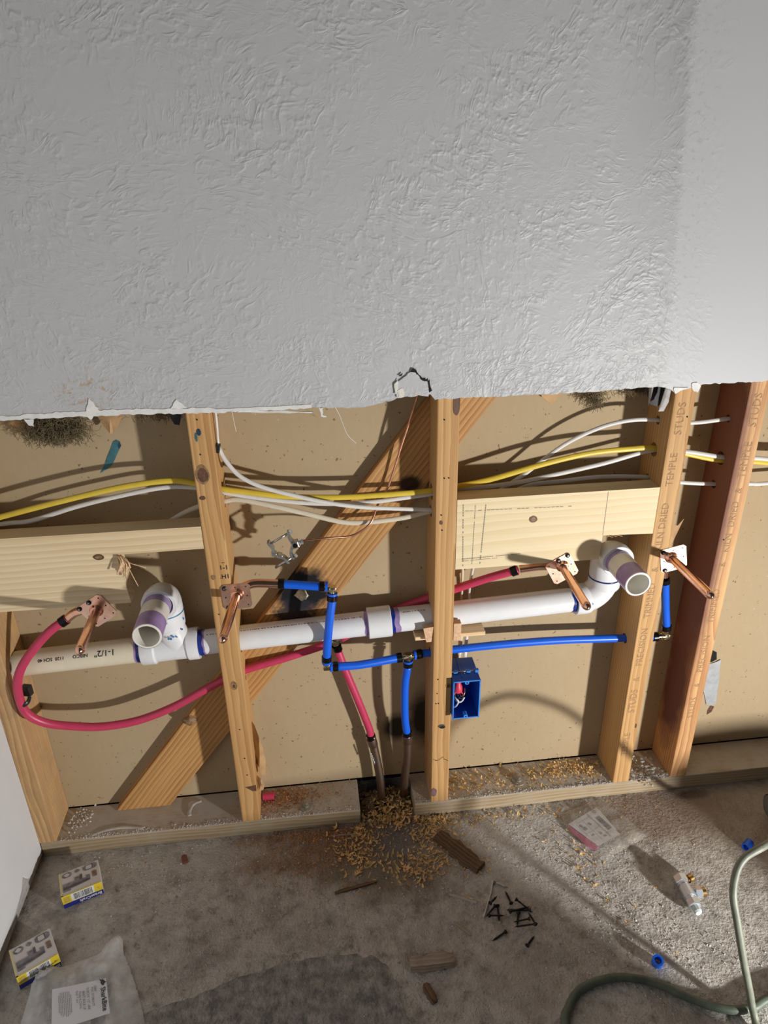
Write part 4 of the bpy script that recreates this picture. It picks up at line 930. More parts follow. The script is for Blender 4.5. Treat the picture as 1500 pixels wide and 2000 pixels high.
sheet('felt_scrap', 'small black scrap under the drywall left of the second stud', 'scrap', [(-.442, .030, .96), (-.414, .030, .96), (-.418, .03, .925), (-.423, .03, .909), (-.431, .03, .911), (-.437, .03, .926)], .001, M_blackfelt_gap)
sheet('felt_scrap', 'black scrap under the drywall beside the stamped stud', 'scrap', [(.366, .028, .965), (.4085, .028, .965), (.4085, .028, .91), (.398, .028, .900), (.384, .03, .905), (.376, .03, .925)], .001, M_blackfelt_gap)
sheet('torn_strip', 'grey torn strip dangling in front of the black scrap', 'scrap', [(.397, .004, .955), (.406, .004, .955), (.4035, .003, .915), (.397, .003, .899), (.3875, .003, .899), (.391, .003, .92)], .0015, M_greyflap)
sheet('torn_strip', 'pale torn strip beside the dark wedge under the drywall', 'scrap', [(.372, .020, .955), (.383, .020, .955), (.380, .020, .925), (.377, .020, .905)], .0015, M_greyflap)
# curled brown paper on the second stud, low
sheet('kraft_flap', 'curled brown paper flap peeling off the second stud near the plate', 'paper', [(-.3675, .045, .27), (-.362, .040, .262), (-.355, .035, .235), (-.350, .045, .19), (-.349, .05, .15), (-.352, .04, .125), (-.357, .025, .140), (-.360, .02, .165), (-.3675, .04, .16)], .0006, M_kraft, .006)
sheet('kraft_flap', 'thin curled paper tongue hanging below the peeling flap', 'paper', [(-.366, .012, .155), (-.358, .006, .150), (-.352, .010, .128), (-.356, .012, .112), (-.366, .014, .108)], .0006, M_kraft, .004)
o = Geo().add(*tube(sub([(-.350, .05, .15), (-.343, .05, .135), (-.339, .05, .115), (-.339, .05, .105)]), .0006, 5)).obj('paper_thread', M_kraft, None, True, loc=(-.34, .05, .1)); tag(o, 'pale thread of torn paper trailing from the flap', 'thread')
# splintered pocket in the second stud, low on its right edge
recalc(Geo().add(*prism_xz([(-.3905, .137), (-.3685, .140), (-.3685, .124), (-.377, .125)], -.0006, .0002)).obj('torn_notch', M_knot, ST_B), 0)
sheet('paper_scrap', 'torn brown scrap caught behind the right stamped stud', 'paper', [(.466, .05, .66), (.495, .06, .645), (.512, .07, .655), (.500, .07, .615), (.485, .06, .59), (.462, .05, .585)], .0008, M_kraft)
# grey tape and black mark on the sheathing at the right
TP = sheet('tape_patch', 'frayed grey tape strip stuck to the sheathing right of the last stud', 'tape', [(.646, .0875, .2755), (.660, .0865, .280), (.671, .086, .2865), (.6735, .087, .26), (.678, .0865, .226), (.680, .087, .195), (.683, .086, .160), (.672, .087, .155), (.660, .0865, .161), (.650, .0875, .19), (.640, .087, .215), (.642, .0865, .25)], .0008, M_tape, .003)
def smear(poly, mat, y=D - .0003): return recalc(Geo().add(*prism_xz(poly, y - .0004, y)).obj('smear', mat, WALL_OUT), 0)
smear([(.640, .285), (.648, .312), (.658, .306), (.662, .286), (.650, .279)], M_dark)
smear([(.672, .155), (.682, .150), (.678, .135), (.668, .128), (.667, .14)], M_knot)
t_ = [(-.543, .871), (-.538, .868), (-.537, .860), (-.546, .845), (-.556, .828), (-.566, .819), (-.580, .812), (-.571, .826), (-.563, .842), (-.554, .858), (-.549, .868)]
smear(t_, M_teal); smear([(-.538, .867), (-.5365, .860), (-.541, .8535), (-.542, .860)], M_tealdark, D - .0009)

# ================================================================= ON THE PLATES AND FLOOR
for lab, (x, y) in (('anchor bolt and dusty washer on the left bottom plate among reddish sawdust', (-.271, .025)), ('anchor bolt and washer on the right bottom plate', (.206, .035))):
    t = thing('anchor_bolt', lab, 'bolt', (x, y, S), 'plate anchor bolts')
    recalc(Geo().add(*lathe((x, y, S), (.05, -.05, 1), [(0, .0001), (0, .0150), (.002, .0155), (.0032, .0150), (.0032, .0001)], 24)).obj('washer', M_wash, t), 30)
    recalc(Geo().add(*lathe((x, y, S + .003), (.05, -.05, 1), [(0, .0001), (0, .0072), (.004, .0072), (.0045, .0066), (.0045, .0045), (.008, .0043), (.009, .003), (.009, .0001)], 12)).obj('nut', M_wash, t), 30)
def ring_piece(label, c, axis, r, L, mat, ri, cat='pipe offcut', group=None):
    o = Geo().add(*lathe(c, axis, [(0, ri), (0, r), (L, r), (L, ri), (0, ri)], 24)).obj('pipe_offcut', mat, None, True, loc=c); recalc(o); return tag(o, label, cat, group)
ring_piece('short red pipe offcut lying on the left plate beside the second stud', (-.3645, .057, S + .0082), (1, -.03, 0), .0080, .025, M_red, .0060)
ring_piece('blue pipe offcut ring standing on the lit concrete', (.340, -.371, .0003), (-.12, -.25, 1), .0095, .016, M_blue, .0062, group='blue pipe offcuts')
ring_piece('blue pipe offcut lying beside the cord at the right edge', (.628, -.173, .0085), (.8, .55, .0), .0084, .020, M_blue, .0060, group='blue pipe offcuts')
# chrome stop valve
V0 = Vector((.457, -.222, .0135)); dv = Vector((-.02, -.95, 0)).normalized(); side = Vector((.95, -.12, .12)).normalized()
VA = thing('stop_valve', 'chrome angle stop valve lying on the lit floor', 'valve', (.455, -.25, 0))
def hexn(c, d, r, L, nm, mat=M_chrome, seg=6): return recalc(Geo().add(*lathe(c, d, [(0, .0001), (0, r * .92), (.0015, r), (L - .0015, r), (L, r * .92), (L, .0001)], seg)).obj(nm, mat, VA), 25)
hexn(V0, dv, .0135, .016, 'compression_nut'); recalc(Geo().add(*lathe(V0 + dv * .016, dv, [(0, .0112), (.004, .0112), (.004, .0095), (.008, .0095), (.008, .0118), (.030, .0118), (.030, .0100), (.034, .0100)], 24)).obj('valve_body', M_chrome, VA, True))
hexn(V0 + dv * .050, dv, .0128, .015, 'packing_nut'); recalc(Geo().add(*lathe(V0 + dv * .065, dv, [(0, .0085), (.010, .0080), (.013, .0060), (.013, .0001)], 10)).obj('clear_cap', plain('clear_grey_plastic', (.55, .60, .60), .15), VA), 20)
recalc(Geo().add(*lathe(V0 + dv * .034, side, [(0, .0075), (.012, .0075), (.012, .0065), (.016, .0065)], 18)).obj('outlet', M_chrome, VA, True)); hexn(V0 + dv * .036 + side * .014, side, .0110, .012, 'outlet_nut')
recalc(Geo().add(*lathe(V0 + dv * .036 + side * .026, side, [(0, .0085), (.007, .0085), (.007, .006), (0, .006)], 18)).obj('brass_ferrule', plain('ferrule_brass', (.66, .42, .16), .3, 1.0), VA, True)); recalc(Geo().add(*lathe(V0 + Vector((.016, -.006, -.003)), (.9, .3, 0), [(0, .0075), (.010, .0075), (.010, .006), (0, .006)], 18)).obj('brass_ferrule', bpy.data.materials['ferrule_brass'], VA, True))
# screws
def mk_screw(h, t, label, mat=M_screw, lift=0.0, group='black screws in the pile', th=.0019):
    h = Vector((h[0], h[1], .0036 + lift)); t = Vector((t[0], t[1], .0012 + lift * .6)); d = (t - h).normalized(); L = (t - h).length
    s = thing('drywall_screw', label, 'screw', (h.x, h.y, 0 + lift), group)
    recalc(Geo().add(*lathe(h, d, [(0, .0001), (0, .0040), (.0012, .0038), (.0045, th * .95), (.0055, th * .9)], 14)).obj('head', mat, s), 30)
    prof = [(.005, th * .8)]; k = .007
    while k < L - .006: prof += [(k, th * .72), (k + .0007, th * 1.15), (k + .0014, th * .72)]; k += .0022
    prof += [(L - .005, th * .7), (L, .0002)]
    Geo().add(*lathe(h, d, prof, 10)).obj('threaded_shank', mat, s, True)
PILE = 'black screw lying in the pile on the concrete'
for i, (h, t, lab) in enumerate([((.116, -.229), (.112, -.200), None), ((.126, -.224), (.148, -.248), None), ((.074, -.229), (.093, -.212), None), ((.089, -.229), (.084, -.260), None), ((.084, -.232), (.060, -.250), None), ((.065, -.253), (.096, -.253), None), ((.149, -.247), (.103, -.239), None), ((.107, -.248), (.149, -.240), None), ((.147, -.281), (.142, -.252), None), ((.124, -.249), (.115, -.272), None), ((.141, -.266), (.109, -.266), None), ((.147, -.280), (.108, -.277), None),
                                ((.091, -.282), (.061, -.295), 'black screw lying apart below the left of the pile'), ((.121, -.313), (.141, -.295), 'black screw farthest from the wall, apart from the pile')]):
    mk_screw(h, t, lab or PILE, lift=.004 * (i % 3) if lab is None else 0.0)
mk_screw((.095, -.179), (.120, -.194), 'single silver screw just above the black pile', M_zinc, group=None)
# cords and tool
o = Geo().add(*tube(sub([(.30, -.80, .0075), (.40, -.60, .0075), (.446, -.500, .0075), (.447, -.473, .035), (.443, -.468, .055), (.432, -.446, .115), (.425, -.422, .170), (.423, -.401, .208), (.437, -.380, .234), (.456, -.369, .249), (.484, -.363, .258), (.512, -.348, .249), (.552, -.312, .213), (.590, -.275, .151), (.640, -.230, .060), (.700, -.185, .022), (.745, -.160, .026)]), .0060, 16)).obj('extension_cord', M_cord, None, True, loc=(.446, -.500, 0)); tag(o, 'grey-green cord arching up off the floor beside the red tool', 'cord')
o = Geo().add(*tube(sub([(.95, -.62, .0075), (.80, -.56, .0075), (.66, -.47, .0075), (.57, -.445, .0075), (.494, -.455, .0075), (.460, -.465, .0075), (.424, -.464, .0075), (.387, -.451, .0075), (.353, -.43, .0075), (.319, -.407, .0075), (.271, -.391, .0075), (.225, -.391, .0075), (.183, -.403, .0075), (.156, -.428, .0075), (.142, -.45, .0075), (.13, -.52, .0075), (.10, -.70, .0075)]), .0068, 16)).obj('extension_cord', M_cord2, None, True, loc=(.42, -.46, 0)); tag(o, 'dark green cord curving across the floor at the bottom right', 'cord')
TX = .034
PT = thing('power_tool', 'red and black corded tool at the right edge of the floor', 'power tool', (.80, -.12, 0))
recalc(Geo().add(*tube(sub([(.690 + TX, -.118, .040), (.715 + TX, -.112, .043), (.78, -.10, .046), (.90, -.07, .046), (.95, -.06, .044)]), .034, 18, rad=None)).obj('motor_housing', M_blackplastic, PT, True))
recalc(Geo().add(*lathe((.689 + TX, -.118, .040), (-1, -.2, 0), [(0, .034), (.004, .030), (.010, .022), (.012, .0001)], 18)).obj('end_cap', M_toolgrey, PT, True))
recalc(Geo().add(*tube(sub([(.70 + TX * .6, -.150, .022), (.74 + TX, -.160, .024), (.82, -.165, .026), (.90, -.14, .03)]), .021, 16)).obj('handle', M_toolred, PT, True))
# wood scrap pieces
def scrap(label, cx, cy, L, w, h, ang, mat, zrot=0):
    o = mesh_obj('wood_scrap', [], [], mat, loc=(cx, cy, 0)); n = 12; V = []; F = []
    for i in range(n + 1):
        t = i / n - .5; ta = 1 - (.35 if w < .02 else .13) * abs(t * 2) ** 5
        for (a, b) in ((-.5, 0), (.5, 0), (.42, 1), (-.38, 1)):
            wob = 1 + .38 * mnoise.noise(Vector((t * 9 + cx * 40, a * 3, b * 2 + cy * 30)))
            V.append((t * L, a * w * ta * wob, .0005 + b * h * ta * wob))
    for i in range(n):
        for k in range(4): F.append((4 * i + k, 4 * i + (k + 1) % 4, 4 * i + 4 + (k + 1) % 4, 4 * i + 4 + k))
    F += [(3, 2, 1, 0), tuple(4 * n + k for k in range(4))]
    me = bpy.data.meshes.new('wood_scrap'); me.from_pydata(V, [], F); me.materials.append(mat); o.data = me; o.rotation_euler.z = math.radians(ang); recalc(o, 40)
    return tag(o, label, 'wood scrap')
scrap('dark charred wood sliver on the floor below the middle stud', .040, -.103, .115, .032, .014, -52, M_bark)
scrap('weathered grey wood stub on the floor near the bottom of the picture', -.055, -.322, .080, .024, .013, -1, M_greyscrap)
scrap('small brown bark crumb below the weathered wood stub', -.068, -.372, .035, .014, .008, -70, M_bark)
scrap('dark stick lying flat left of the shavings pile edge', -.178, -.155, .085, .0065, .004, 10, M_bark)
scrap('thin pale stick left of the screw pile', .026, -.2055, .054, .0045, .003, -26, plain('pale_stick', (.50, .45, .38), .8, var=.2))
scrap('thin brown stick lying along the left plate', -.196, -.029, .066, .0030, .003, -3, M_greyscrap)
scrap('brown splinter near the middle of the floor', .012, -.265, .04, .0045, .003, -50, M_greyscrap)
scrap('reddish bark flake behind the nearest yellow carton', -.525, -.045, .022, .012, .003, -70, plain('red_bark', (.24, .10, .06), .8, var=.3))
o = Geo().add(*tube(sub([(.093, -.177, .002), (.084, -.200, .003), (.075, -.216, .003), (.057, -.249, .002)]), .0016, 7)).obj('paper_strip', M_plaster, None, True, loc=(.075, -.21, 0)); tag(o, 'thin pale strip curving past the screw pile', 'strip')
# shavings
def chip_geo(g, p, s, curl=1.0):
    a = random.uniform(0, 6.283); ux = Vector((math.cos(a), math.sin(a), random.uniform(-.25, .25))).normalized(); uy = ux.cross(Vector((random.uniform(-.5, .5), random.uniform(-.5, .5), 1))).normalized(); uz = ux.cross(uy)
    if uz.z < 0: uz = -uz
    n = 4; R_ = s * random.uniform(.35, 1.0) / curl; tot = random.uniform(1.2, 3.4); w = s * random.uniform(.12, .32); V = []
    for i in range(n + 1):
        t = (i / n - .5) * tot; q = p + ux * R_ * math.sin(t) + uz * R_ * (1 - math.cos(t)) * .8
        ww = w * (1 - .6 * abs(i / n - .5) * 2); V += [q - uy * ww, q + uy * ww]
    g.add(V, [(2 * i, 2 * i + 1, 2 * i + 3, 2 * i + 2) for i in range(n)])
def scatter(name, label, clusters, mat, smin, smax, loc, cat='shavings'):
    g = Geo()
    for cx, cy, sx, sy, z, n, hmax in clusters:
        for k in range(n):
            for _ in range(12):
                x, y = random.gauss(cx, sx), random.gauss(cy, sy)
                if z > .02:
                    if 0.002 < y < .084 and (-.8 < x < -.158 or x > -.033) and not any(a < x < a + S for a in (-.406, 0, .412, .5465)): break
                else:
                    if y < -.003 or (-.152 < x < -.039 and y < .085): break
            else: continue
            chip_geo(g, Vector((x, y, z + .0005 + random.random() ** 2 * hmax)), random.uniform(smin, smax))
    o = g.obj(name, mat, None, loc=loc, kind='stuff'); return tag(o, label, cat)
scatter('wood_shavings', 'curly pale wood shavings heaped around the pipe gap and middle floor',
        [(-.092, .005, .032, .016, 0, 330, .014), (-.075, .045, .03, .022, 0, 200, .010), (-.165, -.035, .03, .028, 0, 130, .005), (.0, -.045, .028, .032, 0, 240, .006), (-.05, -.125, .035, .020, 0, 260, .006), (-.16, -.085, .03, .03, 0, 170, .005), (.02, -.015, .04, .008, 0, 90, .004), (.14, -.02, .09, .008, 0, 90, .003), (.05, -.13, .03, .03, 0, 50, .003),
         (.20, .045, .09, .02, S, 150, .004), (.33, .055, .05, .016, S, 260, .005), (.07, .05, .03, .02, S, 70, .004), (.30, -.07, .06, .03, 0, 30, .003), (.30, -.15, .03, .03, 0, 30, .003)],
        M_shave, .004, .0095, (-.09, 0, 0))
scatter('wood_shavings', 'fine pale sawdust specks sprinkled over the right plate',
        [(-.018, .045, .012, .022, S, 160, .002), (.15, .04, .12, .025, S, 700, .002), (.33, .05, .05, .02, S, 500, .003), (.12, -.025, .12, .015, 0, 300, .002)], M_shave, .0010, .0026, (.1, .04, S))
scatter('wood_shavings', 'reddish sawdust and chips on the left plate and the floor in front',
        [(-.315, .050, .035, .020, S, 750, .004), (-.26, .060, .05, .012, S, 160, .003), (-.22, .03, .03, .02, S, 40, .003), (-.29, -.02, .08, .010, 0, 520, .004), (-.30, -.06, .06, .03, 0, 460, .003), (-.20, -.03, .05, .018, 0, 300, .003), (-.24, -.10, .07, .03, 0, 200, .002), (-.62, -.03, .12, .02, 0, 30, .002), (.40, -.02, .09, .012, 0, 120, .003), (.48, -.06, .05, .03, 0, 60, .002)],
        M_shave2, .0016, .0048, (-.3, 0, 0))
# individual wood chips on the lit floor
cg = None
for k, (x, y, s) in enumerate([(.275, -.167, .010), (.302, -.246, .008), (.319, -.292, .009), (.349, -.264, .007), (.382, -.359, .007), (.406, -.231, .006), (.283, -.129, .009)]):
    g = Geo()
    for j in range(4): chip_geo(g, Vector((x + random.uniform(-.002, .002), y + random.uniform(-.002, .002), .001 + random.random() * .003)), s * .7)
    o = g.obj('wood_chip', M_shave, None, loc=(x, y, 0)); tag(o, 'small curled pale wood chip on the lit concrete', 'wood chip', 'loose wood chips on the lit concrete')
# gypsum grit over the floor
def grit(name, label, n, regs, r0, r1, mat):
    g = Geo()
    for k in range(n):
        cx, cy, sx, sy = random.choice(regs); x, y = random.gauss(cx, sx), random.gauss(cy, sy)
        if y > -.004 or x < -.80: continue
        r = random.uniform(r0, r1); g.add(*sphere((x, y, r * .3), r, r * random.uniform(.6, 1.3), r * .6, 5, 3, .9))
    o = g.obj(name, mat, None, loc=(0, -.2, 0), kind='stuff'); return tag(o, label, 'grit')
grit('plaster_grit', 'pale plaster grit scattered over the concrete', 1500, [(.30, -.22, .12, .09), (.15, -.15, .12, .06), (.35, -.35, .1, .06), (-.55, -.05, .15, .03), (-.3, -.15, .2, .08)], .0005, .0020, M_plaster)
o = crumbs('gap_rubble', None, 240, lambda: Vector((random.uniform(-.150, -.04), random.uniform(.02, .085), .0005)), .002, .006, plain('brown_rubble', (.22, .15, .08), .95, var=.6, vs=80), loc=(-.1, .05, 0)); tag(o, 'brown rubble packed around the copper risers in the plate gap', 'rubble')

# ================================================================= CARTONS AND BAGS
def carton(label, tl, tr, br, bl, h, mirror_blue=True):
    """top corners (x,y), height h"""
    tl, tr, br, bl = [Vector((q[0], q[1], h)) for q in (tl, tr, br, bl)]
    ux = (tr - tl).normalized(); W_ = (tr - tl).length; uy = Vector((-ux.y, ux.x, 0)); Dp = ((tl - bl).length + (tr - br).length) / 2
    c = (tl + tr + br + bl) / 4; c.z = 0
    t = thing('valve_carton', label, 'box', c, 'yellow and blue valve cartons')
    b = recalc(Geo().add(*obox(c + Vector((0, 0, h / 2)), ux, uy, (0, 0, 1), W_ / 2, Dp / 2, h / 2, .0007)).obj('carton', M_card, t), 0)
    up = Vector((0, 0, 1)); front = -uy
    def quad(nm, o_, u, v, x0, x1, y0, y1, mat, par, lift=.0003):
        nrm = u.cross(v).normalized(); P = [o_ + u * a + v * d + nrm * lift for a, d in ((x0, y0), (x1, y0), (x1, y1), (x0, y1))]
        return Geo().add(P, [(0, 1, 2, 3)]).obj(nm, mat, par)
    fo = c + front * (Dp / 2); hw = W_ / 2 - .0004
    quad('yellow_panel', fo, ux, up, -hw, hw, h * .36, h, M_cardyellow, t); quad('blue_panel', fo, ux, up, -hw, hw, .0005, h * .36, M_cardblue, t)
    bw = quad('barcode_panel', fo, ux, up, -hw * .55, hw * .60, h * .40, h * .97, M_cardwhite, t, .0005); x = -hw * .42; g = Geo()
    while x < hw * .48:
        w_ = random.choice((.0005, .0008, .0012)); P = [fo + ux * a + up * d + front * .0007 for a, d in ((x, h * .46), (x + w_, h * .46), (x + w_, h * .92), (x, h * .92))]; g.add(P, [(0, 1, 2, 3)]); x += w_ + random.choice((.0006, .0009, .0013))
    g.obj('barcode', M_print, bw)
    g = Geo().add(*text_on_plane('BrassCraft', h * .29, fo + ux * hw * .36 + up * h * .185 + front * .0008, -ux, -up, .025)); g.obj('brand_lettering', M_cardwhite, t)
    for k in range(5): quad('small_print', fo, ux, up, -hw * .92, -hw * .62, h * (.47 + k * .09), h * (.50 + k * .09), M_pencil, t, .0005)
    quad('small_print', fo, ux, up, hw * .74, hw * .84, h * .62, h * .66, M_pencil, t, .0005)
    # back and left edges pale yellow
    tp = c + Vector((0, 0, h))
    quad('edge_strip', tp, ux, uy, -hw, -hw + .0035, -Dp / 2, Dp / 2, M_cardpale, t); quad('edge_strip', tp, ux, uy, -hw, hw, -Dp / 2, -Dp / 2 + .002, M_cardpale, t)
    # printed picture of the valve and its nuts, flat on the lid
    def pic(pts, mat, lift=.0004):
        P = [tp + ux * a * hw + uy * d * Dp / 2 + up * lift for a, d in pts]; Geo().add(P, [tuple(range(len(P)))]).obj('printed_picture', mat, t)
    def rr(x0, x1, y0, y1, k=.12): return [(x0 + k, y0), (x1 - k, y0), (x1, y0 + k), (x1, y1 - k), (x1 - k, y1), (x0 + k, y1), (x0, y1 - k), (x0, y0 + k)]
    pic(rr(-.85, -.36, .45, .86), M_pic); pic(rr(-.76, -.46, .52, .80), M_card, .0006); pic(rr(-.24, .06, .56, .84), M_pic); pic(rr(.20, .92, .42, .90), M_pic); pic(rr(.36, .66, .50, .82, .04), M_card, .0006); pic([(.66, .45), (.71, .45), (.71, .88), (.66, .88)], M_picd, .0006)
    pic([(-.86, -.72), (-.50, -.72), (-.48, -.60), (.50, -.46), (.52, .02), (.30, .04), (.30, -.12), (.02, -.12), (.02, .22), (-.26, .22), (-.26, -.06), (-.86, -.06)], M_pic); pic([(-.84, -.56), (.48, -.44), (.48, -.28), (-.84, -.38)], M_picd, .0006); pic([(-.02, -.10), (.02, .30), (.14, .30), (.12, -.10)], M_picd, .0006)
    pic(rr(.62, .86, -.32, .20, .05), M_picb)
    return t
carton('yellow and blue valve carton by the plate, showing its barcode side', (-.762, -.076), (-.693, -.050), (-.672, -.102), (-.741, -.127), .033)
carton('yellow and blue valve carton half covered by the clear bag', (-.804, -.224), (-.744, -.189), (-.713, -.238), (-.773, -.277), .033)
# clear bag, bottom left
def film(name, outline, hfun, mat, parent, n=34, label=None):
    """gridded sheet clipped to an outline; hfun(x,y)->z"""
    xs = [p[0] for p in outline]; ys = [p[1] for p in outline]; x0, x1, y0, y1 = min(xs), max(xs), min(ys), max(ys)
    bm = bmesh.new(); m = len(outline)
    def inside(x, y):
        c = False; j = m - 1
        for i in range(m):
            (xi, yi), (xj, yj) = outline[i], outline[j]
            if (yi > y) != (yj > y) and x < (xj - xi) * (y - yi) / (yj - yi) + xi: c = not c
            j = i
        return c
    def clampto(x, y):
        best = None
        for i in range(m):
            a = Vector(outline[i]).to_2d(); b = Vector(outline[(i + 1) % m]).to_2d(); p = Vector((x, y)); d = b - a; t = max(0, min(1, (p - a).dot(d) / max(d.length_squared, 1e-12))); q = a + d * t
            if best is None or (q - p).length < best[0]: best = ((q - p).length, q)
        return best
    idx = {}; V = []; F = []
    dx, dy = (x1 - x0) / n, (y1 - y0) / n
    for i in range(-1, n + 2):
        for j in range(-1, n + 2):
            x, y = x0 + dx * i, y0 + dy * j; d, q = clampto(x, y)
            ins = inside(x, y)
            if not ins and d > max(dx, dy) * .75: continue
            if not ins or d < min(dx, dy) * .35: x, y = q.x, q.y; d = 0
            idx[i, j] = len(V); V.append((x, y, hfun(x, y, d)))
    for i in range(-1, n + 1):
        for j in range(-1, n + 1):
            k = [(i, j), (i + 1, j), (i + 1, j + 1), (i, j + 1)]
            if all(q in idx for q in k): F.append(tuple(idx[q] for q in k))
    bm.free()
    return mesh_obj(name, V, F, mat, parent, 'all')
BG = thing('plastic_bag', 'clear crumpled plastic bag with a paper label at the bottom left', 'bag', (-.65, -.30, 0))
out1 = [(-.700, -.42), (-.752, -.36), (-.754, -.283), (-.744, -.262), (-.725, -.251), (-.685, -.238), (-.651, -.230), (-.640, -.215), (-.622, -.201), (-.612, -.212), (-.607, -.234), (-.590, -.262), (-.570, -.302), (-.553, -.34), (-.542, -.371), (-.54, -.45), (-.62, -.46)]
def hb(x, y, d):
    base = min(1, d / .035); fold = 1.6 * (0.5 - abs(mnoise.noise(Vector((x * 30 + y * 16, y * 7 - x * 5, 2))))) * 1.3 - .6 + .5 * mnoise.noise(Vector((x * 60, y * 55, 7)))
    peak = .030 * math.exp(-((x + .622) ** 2 + (y + .212) ** 2) / .0007)
    over = .040 * math.exp(-((x + .755) ** 2 + (y + .245) ** 2) / .0012) if d > 0 else .0
    crease = -.005 * math.exp(-((x - (-.670 + (y + .30) * -.15)) / .004) ** 2)
    return .002 + base * (.017 + .010 * fold) + peak * (.4 + .6 * base) + over + crease * base
film('bag_film', out1, hb, M_film, BG, 46)
film('bag_back_film', [(q[0] * .985 - .0095, q[1] * .985 - .0045) for q in out1], lambda x, y, d: .0012 + .002 * abs(mnoise.noise(Vector((x * 40, y * 40, 5)))), M_film, BG, 24)
# label inside the bag: two panels with a fold between
def panel(nm, pts, mat, parent, n=1): return mesh_obj(nm, pts, [tuple(range(len(pts)))], mat, parent)
za = .034
LB = panel('paper_label', [(-.670, -.299, za - .003), (-.618, -.296, za), (-.598, -.355, za), (-.652, -.364, za - .003)], M_paper, BG)
LB2 = panel('paper_label_flap', [(-.706, -.301, za - .004), (-.670, -.299, za - .003), (-.652, -.364, za - .003), (-.690, -.358, za - .004)], M_paper, BG)
# text reads away from the wall (letter tops towards +x)
tdir = Vector((.020, -.0595, 0)).normalized(); tup = Vector((.0595, .020, 0)).normalized()
def bag_text(s, size, x, y, bold=0.0, mat=M_print, par=LB): Geo().add(*text_on_plane(s, size, (x, y, za + .0006), tdir, tup, bold)).obj('label_print', mat, par)
bag_text('SharkBite', .0108, -.6135, -.3305, .02); bag_text('23064', .0044, -.6325, -.311); bag_text('PEX STUBOUT', .0052, -.6330, -.3245); bag_text('ELBOW 1/2" x8X', .0052, -.6395, -.3270); bag_text('BRKT BULK LF', .0052, -.6460, -.3290); bag_text('Made in China', .0052, -.6520, -.3275); bag_text('Qty: 1 pcs', .0052, -.6585, -.3220)
# fish-like emblem: body, fin, tail
ec = Vector((-.6225, -.3025, za + .0006))
for pts in ([(-.006, 0), (-.003, .0032), (.002, .0034), (.006, .0012), (.0045, -.0012), (.0, -.0030), (-.004, -.0022)], [(-.001, .003), (.001, .0062), (.003, .003)], [(-.005, -.001), (-.0085, -.0045), (-.003, -.003)]):
    P = [ec + tdir * a + tup * b for a, b in pts]; Geo().add(P, [tuple(range(len(P)))]).obj('label_emblem', M_print, LB)
for k in range(8):
    x = -.6775 - k * .0028; L = .020 - (.006 if k in (0, 7) else 0); c = Vector((x + .010, -.328, za - .0028)); g = Geo(); a = -L
    while a < L:
        w_ = random.uniform(.001, .004); P = [c + tdir * q + tup * r for q, r in ((a, -.0005), (a + w_, -.0005), (a + w_, .0005), (a, .0005))]; g.add(P, [(0, 1, 2, 3)]); a += w_ + .0008
    g.obj('label_fine_print', M_printgrey, LB2)
# second bag below the right plate
B2 = thing('plastic_bag', 'flat clear bag with a barcode label and pink edge near the right plate', 'bag', (.35, -.08, 0))
out2 = [(.283, -.035), (.328, -.023), (.385, -.006), (.415, -.055), (.445, -.116), (.389, -.138), (.317, -.165), (.306, -.133), (.282, -.085)]
film('bag_film', out2, lambda x, y, d: .0085 + min(1, d / .02) * (.003 + .0028 * mnoise.noise(Vector((x * 45, y * 45, 3)))) - .006 * (1 - min(1, d / .012)), M_film2, B2, 30)
zb = .0068
L1 = panel('paper_label', [(.288, -.068, zb), (.366, -.032, zb), (.388, -.107, zb), (.330, -.1285, zb)], M_paper, B2)
Geo().add(*prism_xy([(.2875, -.0685), (.330, -.1290), (.322, -.1360), (.308, -.126), (.290, -.090)], zb - .003, zb - .001)).obj('pink_insert', M_pinkpaper, B2)
lu = Vector((.078, .036, 0)).normalized(); lv = Vector((-lu.y, lu.x, 0)); lc = Vector((.343, -.082, zb + .0005))
def lq(x0, x1, y0, y1, mat, lift=0.0): 
    P = [lc + lu * a + lv * b + Vector((0, 0, lift)) for a, b in ((x0, y0), (x1, y0), (x1, y1), (x0, y1))]; return (P, [(0, 1, 2, 3)])
g = Geo(); y = -.020
while y < .016:
    w_ = random.choice((.0008, .0013, .002)); g.add(*lq(.0165, .0285, y, y + w_, None)); y += w_ + random.choice((.0009, .0014))
g.obj('barcode', M_print, L1)
g = Geo()
for a in ((.008, .0085, -.036, .034), (.0102, .0107, -.036, .034), (-.012, -.0116, -.034, .026), (-.031, -.0306, -.012, .026)): g.add(*lq(*a, None))
for a in ((-.031, .008, .0256, .026), (-.031, .008, -.004, -.0036)): g.add(*lq(*a, None))
g.obj('label_rules', M_print, L1)
g = Geo()
for a in ((-.027, -.018, .004, .011), (-.008, -.002, .008, .014), (-.006, .0, -.020, -.014), (-.024, -.016, -.014, -.011), (-.003, .004, -.029, -.026), (-.028, -.022, .014, .020)): g.add(*lq(*a, None))
g.obj('label_diagrams', M_printgrey, L1)
g = Geo().add(*lq(.030, .0335, -.038, -.030, None)); g.add(*lq(.0335, .036, -.034, -.026, None)); g.obj('label_mark', M_print, L1)
cc = lc + lu * .027 + lv * .030; n = 18; V = [cc + (lu * math.cos(k * 2 * math.pi / n) + lv * math.sin(k * 2 * math.pi / n)) * r for r in (.0034, .0042) for k in range(n)]
Geo().add(V, [(k, (k + 1) % n, n + (k + 1) % n, n + k) for k in range(n)]).obj('label_ring', M_print, L1); Geo().add(*text_on_plane('R', .004, cc, lv * -1, lu)).obj('label_ring', M_print, L1)

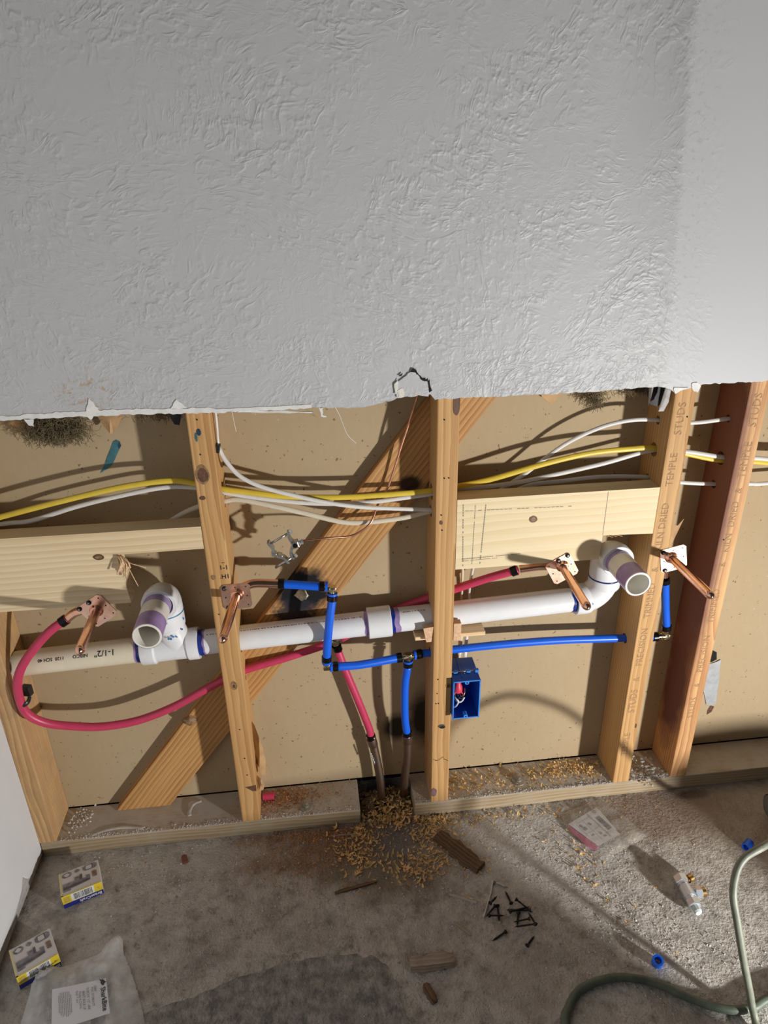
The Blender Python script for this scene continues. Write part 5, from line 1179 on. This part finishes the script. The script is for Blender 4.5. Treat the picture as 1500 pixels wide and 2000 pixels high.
# ================================================================= JUST OUT OF FRAME: lamp and the blockers added to shade the floor
WL = thing('work_light', 'small black floor work light standing out of frame at the right', 'lamp', (LAMP.x, LAMP.y, 0))
dl = (Vector((-0.8, 0, .66)) - LAMP).normalized(); sx = dl.cross(Vector((0, 0, 1))).normalized(); su = sx.cross(dl)
recalc(Geo().add(*obox(LAMP - dl * .032, sx, su, dl, .075, .058, .026, .006)).obj('housing', M_blackplastic, WL), 0)
g = Geo()
for s in (-1, 1): g.add(*tube([LAMP - dl * .03 + sx * .08 * s, Vector((LAMP.x, LAMP.y, .15)) - dl * .03 + sx * .08 * s, Vector((LAMP.x, LAMP.y, .008)) - dl * .03 + sx * .09 * s], .008, 10))
g.add(*tube([Vector((LAMP.x, LAMP.y, .01)) + sx * .09 - dl * .03, Vector((LAMP.x, LAMP.y, .01)) - sx * .09 - dl * .03], .008, 10)); g.obj('stand', M_toolred, WL, True)
TB = thing('light_blocker_box', 'added low box on the floor out of frame, blocking the lamp', 'light_blocker_box', (.5, -.93, 0))  # unseen box added, sized to keep lamp light off the left floor
p0, p1 = Vector((.640, -.757, 0)), Vector((.420, -1.035, 0)); tu = (p1 - p0).normalized(); tn = Vector((-tu.y, tu.x, 0)); tc = (p0 + p1) / 2 - tn * .0
L_ = (p1 - p0).length / 2
recalc(Geo().add(*obox(tc + Vector((0, 0, .075)), tu, tn, (0, 0, 1), L_, .06, .075, .006)).obj('body', M_toolred, TB), 0)
recalc(Geo().add(*obox(tc + Vector((0, 0, .172)), tu, tn, (0, 0, 1), L_, .06, .021, .006)).obj('lid', M_blackplastic, TB), 0)
BK = thing('light_blocker_pail', 'added pail-shaped light blocker on the floor out of frame at the right', 'light_blocker_pail', (.955, -.74, 0))  # unseen pail added to shade the floor and wall foot at the right
recalc(Geo().add(*lathe((.955, -.74, 0), (0, 0, 1), [(.001, .0001), (.001, .072), (.198, .086), (.202, .090), (.202, .083), (.01, .068), (.01, .0001)], 28)).obj('pail', M_boxblue, BK, True))
Geo().add(*tube([(.955 + .088 * math.cos(k * math.pi / 10), -.74 + .05 * math.sin(k * math.pi / 10), .190 - .06 * math.sin(k * math.pi / 10)) for k in range(11)], .002, 6)).obj('bail_handle', M_zinc, BK, True)
